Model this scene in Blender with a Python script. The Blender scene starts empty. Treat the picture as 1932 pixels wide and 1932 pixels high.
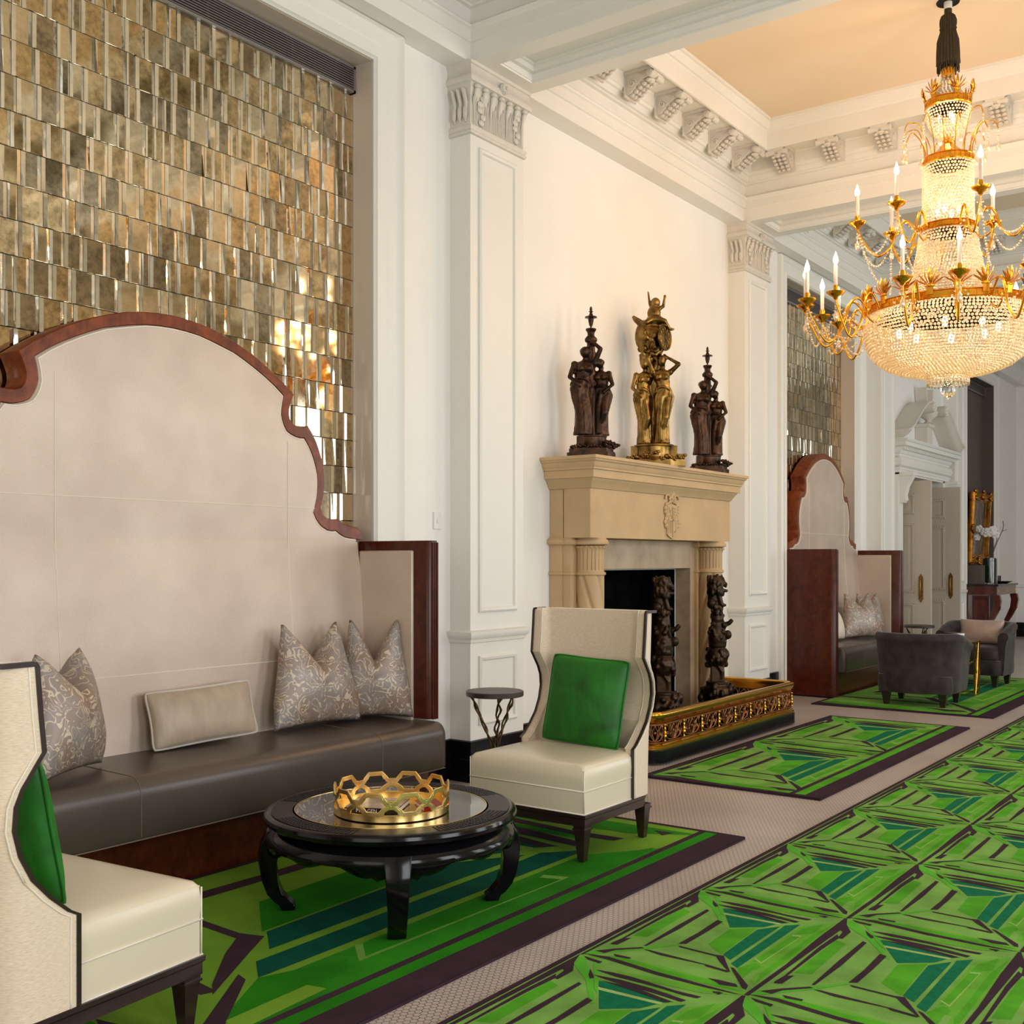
import bpy, bmesh, math, random
from mathutils import Vector, Matrix
PI = math.pi
C = bpy.context.scene.collection
SC = bpy.context.scene
# ---------------------------------------------------------------- camera, light, exposure
HC = 1.45
PHI = math.radians(36.15)
cam = bpy.data.objects.new('camera', bpy.data.cameras.new('camera'))
C.objects.link(cam)
cam.location = (0, 0, HC)
cam.rotation_euler = (PI/2, 0, PHI)
cam.data.sensor_width = 36
cam.data.lens = 2093/1932*36
cam.data.shift_y = 89/1932
cam.data.clip_start = 0.05
SC.camera = cam
SC.view_settings.view_transform = 'Standard'
SC.view_settings.look = 'None'
SC.view_settings.gamma = 1.0
SC.view_settings.exposure = -0.42
SC.view_settings.use_curve_mapping = False
W = bpy.data.worlds.new('world'); SC.world = W
W.use_nodes = True
W.node_tree.nodes['Background'].inputs[0].default_value = (0.75, 0.85, 1.0, 1)
W.node_tree.nodes['Background'].inputs[1].default_value = 0.5

XL, XP, XR, YN, YF = -4.64, -4.47, 3.1, -2.6, 22.4     # left wall, pilaster face, right wall, near wall, far wall
BEAMS = [(-2.62, -2.3), (1.42, 2.06), (5.66, 6.30), (9.90, 10.54), (13.96, 14.58), (17.43, 18.05), (22.2, 22.5)]
WIN = [0.0, 3.9, 8.1, 12.3, 16.4]                      # window centres on the right wall
def area(name, loc, rot, sx, sy, power, col):
    l = bpy.data.lights.new(name, 'AREA'); l.shape = 'RECTANGLE'; l.size = sx; l.size_y = sy
    l.energy = power; l.color = col
    o = bpy.data.objects.new(name, l); o.location = loc; o.rotation_euler = rot; C.objects.link(o); return o
def point(name, loc, power, col, r=0.05):
    l = bpy.data.lights.new(name, 'POINT'); l.energy = power; l.color = col; l.shadow_soft_size = r
    o = bpy.data.objects.new(name, l); o.location = loc; C.objects.link(o); return o
def spot(name, loc, rot, power, col, ang, blend=0.6, r=0.08):
    l = bpy.data.lights.new(name, 'SPOT'); l.energy = power; l.color = col; l.spot_size = math.radians(ang)
    l.spot_blend = blend; l.shadow_soft_size = r
    o = bpy.data.objects.new(name, l); o.location = loc; o.rotation_euler = rot; C.objects.link(o); return o
DAY = (0.93, 0.965, 1.0)
WARM = (1.0, 0.65, 0.38)
for i, y in enumerate(WIN):
    area('window_daylight', (XR-0.03, y, 2.35), (0, PI/2, 0), 3.1, 1.7, [165, 165, 125, 130, 150][i], DAY)
area('near_wall_fill', (-0.8, YN+0.05, 2.2), (PI/2, 0, 0), 3.6, 2.8, 60, (1.0, 0.93, 0.85))  # unseen warm area lamp behind the camera; the near wall has no opening

# ---------------------------------------------------------------- materials
def new_mat(name):
    m = bpy.data.materials.new(name); m.use_nodes = True
    nt = m.node_tree; nt.nodes.clear()
    out = nt.nodes.new('ShaderNodeOutputMaterial'); b = nt.nodes.new('ShaderNodeBsdfPrincipled')
    nt.links.new(b.outputs[0], out.inputs[0]); return m, nt, b, out
def lin(c):
    if max(c) > 1.01: c = [x/255 for x in c]
    return tuple((x/12.92 if x <= 0.04045 else ((x+0.055)/1.055)**2.4) for x in c[:3]) + (1,)
def coords(nt, scale=(1, 1, 1), kind='Object'):
    tc = nt.nodes.new('ShaderNodeTexCoord'); mp = nt.nodes.new('ShaderNodeMapping')
    mp.inputs['Scale'].default_value = scale; nt.links.new(tc.outputs[kind], mp.inputs[0]); return mp.outputs[0]
def noise(nt, vec, scale, detail=4, rough=0.55, dist=0.0):
    n = nt.nodes.new('ShaderNodeTexNoise'); n.inputs['Scale'].default_value = scale
    n.inputs['Detail'].default_value = detail; n.inputs['Roughness'].default_value = rough
    n.inputs['Distortion'].default_value = dist; nt.links.new(vec, n.inputs['Vector']); return n.outputs['Fac']
def ramp(nt, fac, stops):
    r = nt.nodes.new('ShaderNodeValToRGB'); e = r.color_ramp.elements
    while len(e) < len(stops): e.new(0.5)
    for k, (p, c) in enumerate(stops):
        e[k].position = p; e[k].color = c if len(c) == 4 else tuple(c)+(1,)
    nt.links.new(fac, r.inputs[0]); return r.outputs[0]
def bump(nt, b, h, strength=0.2, dist=0.01):
    n = nt.nodes.new('ShaderNodeBump'); n.inputs['Strength'].default_value = strength; n.inputs['Distance'].default_value = dist
    nt.links.new(h, n.inputs['Height']); nt.links.new(n.outputs[0], b.inputs['Normal'])
def math_(nt, op, a, b=None, c=None):
    n = nt.nodes.new('ShaderNodeMath'); n.operation = op
    for k, v in enumerate((a, b, c)):
        if v is None: continue
        if isinstance(v, (int, float)): n.inputs[k].default_value = v
        else: nt.links.new(v, n.inputs[k])
    return n.outputs[0]
def simple(name, col, rough=0.5, metal=0.0, var=0.0, scale=8, bmp=0.0, bscale=60, coat=0.0, sheen=0.0, stretch=(1, 1, 1), spec=0.5, col2=None, bdist=0.004, coat_rough=0.06):
    m, nt, b, out = new_mat(name)
    c = lin(col)
    b.inputs['Roughness'].default_value = rough; b.inputs['Metallic'].default_value = metal
    b.inputs['Base Color'].default_value = c
    b.inputs['Specular IOR Level'].default_value = spec
    if var or col2 or bmp: v = coords(nt, stretch)
    if var or col2:
        n = noise(nt, v, scale, 5)
        if col2: lo, hi = lin(col2), c
        else: lo, hi = tuple(x*(1-var) for x in c[:3])+(1,), tuple(min(1, x*(1+var)) for x in c[:3])+(1,)
        nt.links.new(ramp(nt, n, [(0.3, lo), (0.7, hi)]), b.inputs['Base Color'])
    if bmp: bump(nt, b, noise(nt, v, bscale, 3), bmp, bdist)
    if coat: b.inputs['Coat Weight'].default_value = coat; b.inputs['Coat Roughness'].default_value = coat_rough
    if sheen: b.inputs['Sheen Weight'].default_value = sheen; b.inputs['Sheen Roughness'].default_value = 0.35
    return m
def emis(name, col, s):
    m, nt, b, out = new_mat(name)
    b.inputs['Base Color'].default_value = lin(col)
    b.inputs['Emission Color'].default_value = lin(col); b.inputs['Emission Strength'].default_value = s
    return m

M = {}
M['wall'] = simple('painted_plaster_wall', (238, 235, 230), 0.55, var=0.015, scale=3, bmp=0.03, bscale=40)
M['trim'] = simple('painted_trim', (232, 229, 222), 0.42, var=0.01)
M['trim_grey'] = simple('painted_capital', (214, 207, 196), 0.5, var=0.04, scale=20)
M['ceil'] = simple('painted_ceiling', (230, 210, 182), 0.6, var=0.01)
M['greywall'] = simple('dark_taupe_wall_cloth', (92, 82, 74), 0.7, var=0.05, scale=4, bmp=0.1, bscale=200)
M['reveal'] = simple('satin_taupe_reveal', (205, 190, 176), 0.22, var=0.03, scale=2)
M['black_gran'] = simple('black_marble_base', (15, 14, 19), 0.25, var=0.4, scale=6, spec=0.3)
M['grille'] = simple('grey_metal_grille', (150, 142, 140), 0.35, metal=0.6)
M['black'] = simple('flat_black', (12, 11, 12), 0.85)  # plain matt black for backing boards, vent backs and the ceiling collar
M['firebrick'] = simple('black_firebrick', (16, 15, 18), 1.0, var=0.4, scale=10, spec=0.0)  # near-black brick without specular, lines the fire opening
M['limestone'] = simple('carved_limestone', (196, 166, 126), 0.65, var=0.07, scale=4, bmp=0.12, bscale=50)
M['marble_old'] = simple('veined_stone_surround', (200, 176, 146), 0.4, col2=(164, 138, 112), scale=5)
M['oxblood'] = simple('dark_red_hearth', (60, 28, 24), 0.25, var=0.3, scale=8)
M['brass'] = simple('polished_brass', (214, 160, 62), 0.2, metal=1, var=0.08, scale=14)
M['brass_old'] = simple('aged_copper_brass', (156, 104, 64), 0.38, metal=0.9, var=0.3, scale=30)
M['gilt'] = simple('gilt_bronze', (226, 160, 50), 0.24, metal=1, var=0.12, scale=20)
M['gilt_dark'] = simple('old_gilt_bronze', (168, 134, 74), 0.3, metal=1, col2=(70, 50, 26), scale=9, bmp=0.25, bscale=70)
M['tray_gold'] = simple('brushed_gold', (240, 206, 136), 0.24, metal=1, var=0.04, bmp=0.03, bscale=90)
M['bronze'] = simple('dark_bronze', (86, 58, 40), 0.34, metal=0.8, col2=(30, 23, 20), scale=14, bmp=0.2, bscale=60)
M['bronze_blk'] = simple('blackened_bronze', (84, 62, 44), 0.38, metal=0.8, col2=(34, 27, 25), scale=12, bmp=0.3, bscale=60)
M['iron_brown'] = simple('patinated_bronze_twigs', (120, 92, 56), 0.4, metal=0.85, col2=(60, 44, 30), scale=30)
M['top_brown'] = simple('dark_wood_disc', (62, 50, 48), 0.4, var=0.2, scale=12)
M['espresso'] = simple('espresso_wood', (44, 26, 26), 0.3, var=0.2, scale=8, stretch=(1, 1, 6), coat=0.3)
M['leather'] = simple('brown_grey_leather', (84, 70, 62), 0.34, col2=(72, 62, 57), scale=3, bmp=0.1, bscale=220, bdist=0.002, coat=0.15, coat_rough=0.3)
M['cream_leather'] = simple('cream_satin_leather', (222, 209, 184), 0.3, var=0.02, scale=3, coat=0.25, coat_rough=0.25, bmp=0.03, bscale=200, bdist=0.001)
M['piping'] = simple('cream_piping', (236, 226, 210), 0.5)
M['greypiping'] = simple('pale_grey_piping', (192, 180, 168), 0.5)
M['stitch'] = simple('brown_stitching', (118, 102, 90), 0.6)
M['cushion_silk'] = simple('champagne_velvet', (184, 166, 144), 0.42, col2=(166, 148, 128), scale=14, bmp=0.3, bscale=14, bdist=0.02, sheen=0.7, stretch=(1, 1, 0.4))
M['satin'] = simple('taupe_satin', (168, 142, 132), 0.3, var=0.08, scale=10, bmp=0.2, bscale=12, bdist=0.02, sheen=0.3)
M['cream_cush'] = simple('cream_cushion_cloth', (226, 214, 196), 0.6, var=0.03)
M['velvet_grey'] = simple('charcoal_velvet', (66, 57, 58), 0.7, col2=(42, 36, 38), scale=9, sheen=0.25, spec=0.2, bmp=0.2, bscale=25, bdist=0.01)
M['white_gloss'] = simple('candle_sleeve', (206, 192, 186), 0.35)
M['tassel'] = simple('dark_green_brown_cord', (58, 46, 26), 0.8, var=0.3, scale=60, bmp=0.5, bscale=90)
M['paper'] = simple('book_pages', (232, 226, 216), 0.7)
M['book_grey'] = simple('printed_book_cover', (190, 170, 156), 0.3, col2=(140, 112, 100), scale=14)
M['book_black'] = simple('black_book_cover', (24, 20, 24), 0.3)
M['book_red'] = simple('red_book_cover', (170, 40, 28), 0.3)
M['book_white'] = simple('white_book_cover', (224, 224, 226), 0.35)
M['textwhite'] = simple('white_lettering', (235, 235, 235), 0.5)
M['lacquer'] = simple('black_lacquer', (11, 9, 13), 0.13, var=0.3, scale=6, spec=0.28)
M['lacquer_carved'] = simple('carved_lacquer_key', (40, 33, 33), 0.4, col2=(18, 15, 17), scale=90, spec=0.3)
M['mahogany'] = simple('polished_mahogany', (110, 46, 32), 0.22, col2=(58, 22, 18), scale=5, stretch=(3, 3, 0.6), coat=0.5)
M['gold_leaf'] = simple('gold_leaf_frame', (206, 140, 52), 0.34, metal=0.9, col2=(110, 62, 22), scale=10)
M['moss'] = simple('green_moss_fill', (48, 76, 30), 0.8, col2=(22, 34, 20), scale=30)
M['petal'] = simple('white_orchid_petal', (244, 240, 236), 0.5)
M['stem'] = simple('orchid_stem', (88, 72, 38), 0.6)
M['stone_black'] = simple('black_marble_top', (34, 30, 32), 0.15, var=0.3, scale=8)
M['door_paint'] = simple('taupe_door_paint', (196, 184, 170), 0.42, var=0.02)
M['antique_brass'] = simple('antique_brass_plate', (150, 112, 52), 0.35, metal=0.8, var=0.3, scale=30)
M['switch'] = simple('white_plastic', (232, 230, 226), 0.4)
M['bulb'] = emis('lit_candle_bulb', (255, 222, 170), 40)
M['glassball'] = None

def fabric_panel():
    m, nt, b, out = new_mat('metallic_taupe_upholstery')
    v = coords(nt)
    n = noise(nt, v, 1.6, 3); n2 = noise(nt, v, 420, 2)
    mixv = math_(nt, 'ADD', math_(nt, 'MULTIPLY', n, 0.55), math_(nt, 'MULTIPLY', n2, 0.45))
    nt.links.new(ramp(nt, mixv, [(0.32, lin((180, 160, 145))), (0.68, lin((222, 204, 188)))]), b.inputs['Base Color'])
    b.inputs['Roughness'].default_value = 0.38; b.inputs['Metallic'].default_value = 0.22
    bump(nt, b, n2, 0.25, 0.002)
    return m
M['upholstery'] = fabric_panel()
def chair_fabric():
    m, nt, b, out = new_mat('cream_slub_upholstery')
    v = coords(nt, (1, 1, 9)); n = noise(nt, v, 60, 3)
    nt.links.new(ramp(nt, n, [(0.3, lin((214, 192, 166))), (0.7, lin((240, 220, 196)))]), b.inputs['Base Color'])
    b.inputs['Roughness'].default_value = 0.6; b.inputs['Sheen Weight'].default_value = 0.3
    bump(nt, b, n, 0.15, 0.003); return m
M['chair_fabric'] = chair_fabric()
def velvet_green():
    m, nt, b, out = new_mat('emerald_velvet')
    v = coords(nt); n = noise(nt, v, 5, 4, dist=0.6)
    nt.links.new(ramp(nt, n, [(0.3, lin((6, 70, 8))), (0.75, lin((22, 118, 16)))]), b.inputs['Base Color'])
    b.inputs['Roughness'].default_value = 0.55; b.inputs['Sheen Weight'].default_value = 0.5
    b.inputs['Sheen Tint'].default_value = lin((60, 180, 40))
    bump(nt, b, noise(nt, coords(nt, (2.2, 1, 1)), 5, 2, dist=0.4), 0.45, 0.03); return m
M['velvet_green'] = velvet_green()
def burl(name, c1, c2, rough=0.2):
    m, nt, b, out = new_mat(name)
    v = coords(nt); n = noise(nt, v, 7, 6, 0.6, 1.8); n2 = noise(nt, coords(nt, (1, 1, 0.15)), 60, 3)
    f = math_(nt, 'ADD', math_(nt, 'MULTIPLY', n, 0.75), math_(nt, 'MULTIPLY', n2, 0.25))
    nt.links.new(ramp(nt, f, [(0.36, lin(c2)), (0.62, lin(c1))]), b.inputs['Base Color'])
    b.inputs['Roughness'].default_value = rough; b.inputs['Specular IOR Level'].default_value = 0.3; b.inputs['Coat Weight'].default_value = 0.06; b.inputs['Coat Roughness'].default_value = 0.08
    return m
M['burl'] = burl('burl_walnut_frame', (138, 66, 28), (94, 40, 16), 0.34)
M['redwood'] = burl('dark_red_walnut', (86, 34, 18), (60, 22, 12), 0.24)
def damask():
    m, nt, b, out = new_mat('silver_damask')
    v = coords(nt)
    nz = nt.nodes.new('ShaderNodeTexNoise'); nz.inputs['Scale'].default_value = 9; nz.inputs['Detail'].default_value = 2
    nt.links.new(v, nz.inputs['Vector'])
    mx = nt.nodes.new('ShaderNodeMix'); mx.data_type = 'VECTOR'; mx.inputs['Factor'].default_value = 0.11
    nt.links.new(v, mx.inputs['A']); nt.links.new(nz.outputs['Color'], mx.inputs['B'])
    n1 = noise(nt, mx.outputs[1], 12, 1.5, 0.5, 1.6)
    w_ = math_(nt, 'ABSOLUTE', math_(nt, 'SUBTRACT', math_(nt, 'FRACT', math_(nt, 'MULTIPLY', n1, 6.0)), 0.5))
    fl = noise(nt, v, 14, 2)
    f = math_(nt, 'LESS_THAN', w_, math_(nt, 'MULTIPLY', math_(nt, 'SUBTRACT', fl, 0.2), 0.40))
    big = noise(nt, v, 4.5, 2)
    base = ramp(nt, big, [(0.35, lin((146, 122, 106))), (0.6, lin((150, 142, 140)))])
    mc = nt.nodes.new('ShaderNodeMix'); mc.data_type = 'RGBA'
    nt.links.new(f, mc.inputs['Factor']); nt.links.new(base, mc.inputs[6]); mc.inputs[7].default_value = lin((202, 186, 164))
    nt.links.new(mc.outputs[2], b.inputs['Base Color'])
    b.inputs['Roughness'].default_value = 0.4; b.inputs['Metallic'].default_value = 0.15
    bump(nt, b, f, 0.3, 0.004); return m
M['damask'] = damask()
def hexfloor():
    m, nt, b, out = new_mat('hexagon_mosaic_floor')
    tc = nt.nodes.new('ShaderNodeTexCoord')
    sx = nt.nodes.new('ShaderNodeSeparateXYZ'); nt.links.new(tc.outputs['Object'], sx.inputs[0])
    S = 1/0.0245; R3 = math.sqrt(3)
    px = math_(nt, 'ADD', math_(nt, 'MULTIPLY', sx.outputs[0], S), 1000.0)
    py = math_(nt, 'ADD', math_(nt, 'MULTIPLY', sx.outputs[1], S), 1000.0*R3)
    def cell(ox, oy):
        ax = math_(nt, 'SUBTRACT', math_(nt, 'MODULO', math_(nt, 'SUBTRACT', px, ox), 1.0), 0.5)
        ay = math_(nt, 'SUBTRACT', math_(nt, 'MODULO', math_(nt, 'SUBTRACT', py, oy), R3), R3/2)
        d = math_(nt, 'ADD', math_(nt, 'MULTIPLY', ax, ax), math_(nt, 'MULTIPLY', ay, ay))
        aax, aay = math_(nt, 'ABSOLUTE', ax), math_(nt, 'ABSOLUTE', ay)
        e = math_(nt, 'MAXIMUM', aax, math_(nt, 'ADD', math_(nt, 'MULTIPLY', aax, 0.5), math_(nt, 'MULTIPLY', aay, R3/2)))
        return d, e
    d1, e1 = cell(0, 0); d2, e2 = cell(0.5, R3/2)
    pick = math_(nt, 'LESS_THAN', d1, d2)
    e = math_(nt, 'ADD', math_(nt, 'MULTIPLY', e1, pick), math_(nt, 'MULTIPLY', e2, math_(nt, 'SUBTRACT', 1.0, pick)))
    g = math_(nt, 'GREATER_THAN', e, 0.452)
    n = noise(nt, tc.outputs['Object'], 1.3, 4)
    tile = ramp(nt, n, [(0.3, lin((176, 162, 156))), (0.7, lin((196, 182, 172)))])
    mc = nt.nodes.new('ShaderNodeMix'); mc.data_type = 'RGBA'
    nt.links.new(g, mc.inputs['Factor']); nt.links.new(tile, mc.inputs[6]); mc.inputs[7].default_value = lin((70, 58, 54))
    nt.links.new(mc.outputs[2], b.inputs['Base Color'])
    b.inputs['Roughness'].default_value = 0.38
    return m
M['hexfloor'] = hexfloor()
def rugm(name, col, rough=0.95, var=0.16, sc=5):
    m, nt, b, out = new_mat(name); v = coords(nt)
    f = math_(nt, 'ADD', math_(nt, 'MULTIPLY', noise(nt, v, sc, 4), 0.8), math_(nt, 'MULTIPLY', noise(nt, v, 260, 2), 0.2))
    c = lin(col)
    nt.links.new(ramp(nt, f, [(0.35, tuple(x*(1-var) for x in c[:3])), (0.65, tuple(min(1, x*(1+var)) for x in c[:3]))]), b.inputs['Base Color'])
    b.inputs['Roughness'].default_value = rough; b.inputs['Specular IOR Level'].default_value = 0.1
    bump(nt, b, noise(nt, v, 300, 2), 0.3, 0.003); return m
RUG = {'L': rugm('rug_light_green', (114, 160, 74), var=0.22), 'D': rugm('rug_aubergine', (58, 40, 50)), 'G': rugm('rug_grass_green', (78, 154, 34), var=0.25),
       'T': rugm('rug_teal', (14, 104, 70), sc=40), 'P': rugm('rug_pale_green', (150, 176, 100)), 'B': rugm('rug_leaf_green', (84, 168, 46)), 'M': rugm('rug_mid_green', (98, 160, 50), var=0.2)}
RUG_SHADED = {'L': rugm('rug_olive_green', (104, 144, 42), var=0.25, sc=1.6), 'D': RUG['D'], 'G': rugm('rug_deep_green', (36, 116, 14), var=0.3, sc=2),  # darker greens for the coffee-table rug, shading from the table put into the colour
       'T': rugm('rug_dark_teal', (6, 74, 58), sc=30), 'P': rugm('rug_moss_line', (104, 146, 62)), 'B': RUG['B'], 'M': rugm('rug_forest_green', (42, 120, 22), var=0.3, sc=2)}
def mirror_mat(name, tint, rough, spot):
    m, nt, b, out = new_mat(name); v = coords(nt)
    n = noise(nt, v, 30, 6, 0.7); n2 = noise(nt, v, 5, 3)
    f = math_(nt, 'ADD', math_(nt, 'MULTIPLY', n, 0.6), math_(nt, 'MULTIPLY', n2, 0.4))
    c = lin(tint)
    nt.links.new(ramp(nt, f, [(0.36, tuple(x*spot for x in c[:3])), (0.56, c[:3])]), b.inputs['Base Color'])
    b.inputs['Metallic'].default_value = 1; b.inputs['Roughness'].default_value = rough; return m
MIR = [mirror_mat('antique_mirror_bronze', (222, 194, 148), 0.05, 0.42), mirror_mat('antique_mirror_grey', (184, 168, 140), 0.07, 0.4),
       mirror_mat('antique_mirror_pale', (232, 212, 178), 0.04, 0.7), mirror_mat('mirror_bevel', (234, 226, 208), 0.03, 0.85)]
def bead_mat(name, col, tr, em=0.0):
    m = bpy.data.materials.new(name); m.use_nodes = True; nt = m.node_tree; nt.nodes.clear()
    out = nt.nodes.new('ShaderNodeOutputMaterial')
    t = nt.nodes.new('ShaderNodeBsdfTranslucent'); t.inputs[0].default_value = lin(col)
    g = nt.nodes.new('ShaderNodeBsdfGlossy'); g.inputs['Roughness'].default_value = 0.12; g.inputs[0].default_value = (1, 0.97, 0.92, 1)
    p = nt.nodes.new('ShaderNodeBsdfTransparent')
    a = nt.nodes.new('ShaderNodeMixShader'); a.inputs[0].default_value = 0.4
    nt.links.new(t.outputs[0], a.inputs[1]); nt.links.new(g.outputs[0], a.inputs[2])
    b = nt.nodes.new('ShaderNodeMixShader'); b.inputs[0].default_value = tr
    nt.links.new(a.outputs[0], b.inputs[1]); nt.links.new(p.outputs[0], b.inputs[2])
    nt.links.new(b.outputs[0], out.inputs[0]); return m
M['bead'] = bead_mat('cut_crystal_beads', (255, 240, 214), 0.0)
def glass(name, col=(1, 1, 1, 1), rough=0.0):
    m, nt, b, out = new_mat(name)
    b.inputs['Base Color'].default_value = col; b.inputs['Transmission Weight'].default_value = 1; b.inputs['Roughness'].default_value = rough
    return m
M['glass'] = glass('clear_crystal')
def table_glass():
    m, nt, b, out = new_mat('glass_over_dark_wood'); b.inputs['Base Color'].default_value = lin((26, 20, 22))
    b.inputs['Roughness'].default_value = 0.02; b.inputs['Specular IOR Level'].default_value = 1.0
    b.inputs['Coat Weight'].default_value = 0.6; b.inputs['Coat Roughness'].default_value = 0.0
    return m
M['table_glass'] = table_glass()
# ---------------------------------------------------------------- mesh builder
class MB:
    def __init__(s): s.v = []; s.f = []; s.m = []; s.T = None
    def add(s, vs, fs, mi=0):
        o = len(s.v)
        if s.T is not None: vs = [tuple(s.T @ Vector(p)) for p in vs]
        s.v += [tuple(p) for p in vs]; s.f += [tuple(i+o for i in f) for f in fs]; s.m += [mi]*len(fs)
        return s
    def box(s, x0, y0, z0, x1, y1, z1, mi=0):
        vs = [(x0,y0,z0),(x1,y0,z0),(x1,y1,z0),(x0,y1,z0),(x0,y0,z1),(x1,y0,z1),(x1,y1,z1),(x0,y1,z1)]
        return s.add(vs, [(3,2,1,0),(4,5,6,7),(0,1,5,4),(1,2,6,5),(2,3,7,6),(3,0,4,7)], mi)
    def taper(s, c, b, t, z0, z1, mi=0):     # c centre, b/t half sizes at bottom/top
        vs = []
        for h, z in ((b, z0), (t, z1)):
            vs += [(c[0]-h[0],c[1]-h[1],z),(c[0]+h[0],c[1]-h[1],z),(c[0]+h[0],c[1]+h[1],z),(c[0]-h[0],c[1]+h[1],z)]
        return s.add(vs, [(3,2,1,0),(4,5,6,7),(0,1,5,4),(1,2,6,5),(2,3,7,6),(3,0,4,7)], mi)
    def loft(s, rings, closed=True, cap=True, mi=0, loop=False):
        n = len(rings[0]); vs = [p for r in rings for p in r]; fs = []
        R = len(rings)
        for i in range(R if loop else R-1):
            a, b = i*n, ((i+1) % R)*n
            for j in range(n if closed else n-1):
                k = (j+1) % n
                fs.append((a+j, a+k, b+k, b+j))
        if cap and not loop and closed:
            fs.append(tuple(reversed(range(n)))); fs.append(tuple(range((R-1)*n, R*n)))
        return s.add(vs, fs, mi)
    def lathe(s, prof, seg=24, c=(0,0,0), mi=0, a0=0, a1=2*PI, sx=1, sy=1, fold=None):
        full = abs(a1-a0-2*PI) < 1e-6; rings = []
        for r, z in prof:
            ring = []
            for k in range(seg if full else seg+1):
                t = a0+(a1-a0)*k/seg; rr = max(r, 1e-4)
                if fold: rr = rr*(1+fold(t, z))
                ring.append((c[0]+rr*math.cos(t)*sx, c[1]+rr*math.sin(t)*sy, c[2]+z))
            rings.append(ring)
        return s.loft(rings, closed=full, cap=full, mi=mi)
    def tube(s, pts, r, seg=8, mi=0, cap=True, loop=False, flat=1.0):
        pts = [Vector(p) for p in pts]; n = len(pts); rings = []
        up = Vector((0, 0, 1)); prev = None
        for i, p in enumerate(pts):
            if loop: d = pts[(i+1) % n]-pts[i-1]
            else: d = pts[min(i+1, n-1)]-pts[max(i-1, 0)]
            if d.length < 1e-9: d = Vector((0, 0, 1))
            d.normalize()
            if prev is None:
                a = up.cross(d)
                if a.length < 0.05: a = Vector((1, 0, 0)).cross(d)
            else:
                a = prev-d*prev.dot(d)
                if a.length < 1e-4: a = up.cross(d)
            a.normalize(); prev = a; b = d.cross(a)
            rr = r[i] if isinstance(r, (list, tuple)) else r
            rings.append([tuple(p+a*rr*math.cos(2*PI*k/seg)+b*rr*flat*math.sin(2*PI*k/seg)) for k in range(seg)])
        return s.loft(rings, cap=cap, mi=mi, loop=loop)
    def prism(s, poly, axis, d0, d1, mi=0):   # poly in the two other axes (order xyz)
        n = len(poly)
        def P(a, b, d): return {'x': (d, a, b), 'y': (a, d, b), 'z': (a, b, d)}[axis]
        vs = [P(a, b, d0) for a, b in poly]+[P(a, b, d1) for a, b in poly]
        fs = [tuple(reversed(range(n))), tuple(range(n, 2*n))]+[(i, (i+1) % n, n+(i+1) % n, n+i) for i in range(n)]
        return s.add(vs, fs, mi)
    def ell(s, c, r, seg=14, rings=9, mi=0, rot=None):
        if isinstance(r, (int, float)): r = (r, r, r)
        vs = [(0, 0, -1)]; fs = []
        for i in range(1, rings):
            t = PI*i/rings
            for k in range(seg): vs.append((math.sin(t)*math.cos(2*PI*k/seg), math.sin(t)*math.sin(2*PI*k/seg), -math.cos(t)))
        vs.append((0, 0, 1)); L = len(vs)-1
        for k in range(seg):
            fs.append((0, 1+(k+1) % seg, 1+k)); fs.append((L, L-seg+k, L-seg+(k+1) % seg))
        for i in range(rings-2):
            for k in range(seg):
                a = 1+i*seg; b = a+seg
                fs.append((a+k, a+(k+1) % seg, b+(k+1) % seg, b+k))
        q = Matrix.Rotation(rot[0], 3, rot[1]) if rot else None
        out = []
        for p in vs:
            w = Vector((p[0]*r[0], p[1]*r[1], p[2]*r[2]))
            if q: w = q @ w
            out.append((c[0]+w.x, c[1]+w.y, c[2]+w.z))
        return s.add(out, fs, mi)
    def sweep(s, prof, path, closed=False, mi=0, zoff=0, side=1):
        # prof: (offset to the left of travel * side, z); path: xy points
        n = len(path); rings = []
        for i in range(n):
            p = Vector(path[i])
            a = Vector(path[i-1]) if (i > 0 or closed) else None
            b = Vector(path[(i+1) % n]) if (i < n-1 or closed) else None
            d1 = (p-a).normalized() if a is not None else (b-p).normalized()
            d2 = (b-p).normalized() if b is not None else d1
            n1, n2 = Vector((-d1.y, d1.x)), Vector((-d2.y, d2.x))
            m = (n1+n2); m = m/max(0.2, m.dot(n1))
            rings.append([(p.x+m.x*o*side, p.y+m.y*o*side, z+zoff) for o, z in prof])
        return s.loft(rings, closed=False, cap=False, mi=mi, loop=closed)
    def rectmould(s, plane, pos, a0, a1, b0, b1, prof, sgn=1, mi=0):
        # plane 'x'/'y'/'z' = constant coord; prof: list (inset from the rect edge, height off plane)
        rings = []
        for ins, h in prof:
            x0, x1, y0, y1 = a0+ins, a1-ins, b0+ins, b1-ins
            ring = []
            for a, b in ((x0, y0), (x1, y0), (x1, y1), (x0, y1)):
                d = pos+sgn*h
                ring.append({'x': (d, a, b), 'y': (a, d, b), 'z': (a, b, d)}[plane])
            rings.append(ring)
        return s.loft(rings, closed=True, cap=False, mi=mi)
    def build(s, name, mats, parent=None, smooth=35, bevel=0, bseg=2, sub=0, remesh=0, smooth_it=0):
        me = bpy.data.meshes.new(name); me.from_pydata(s.v, [], s.f)
        if not isinstance(mats, (list, tuple)): mats = [mats]
        for x in mats: me.materials.append(x)
        if len(mats) > 1: me.polygons.foreach_set('material_index', s.m)
        bm = bmesh.new(); bm.from_mesh(me)
        bmesh.ops.recalc_face_normals(bm, faces=bm.faces); bm.to_mesh(me); bm.free()
        if smooth:
            me.polygons.foreach_set('use_smooth', [True]*len(me.polygons))
            if smooth < 180: me.set_sharp_from_angle(angle=math.radians(smooth))
        me.update()
        o = bpy.data.objects.new(name, me); C.objects.link(o)
        if parent: o.parent = parent
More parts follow.
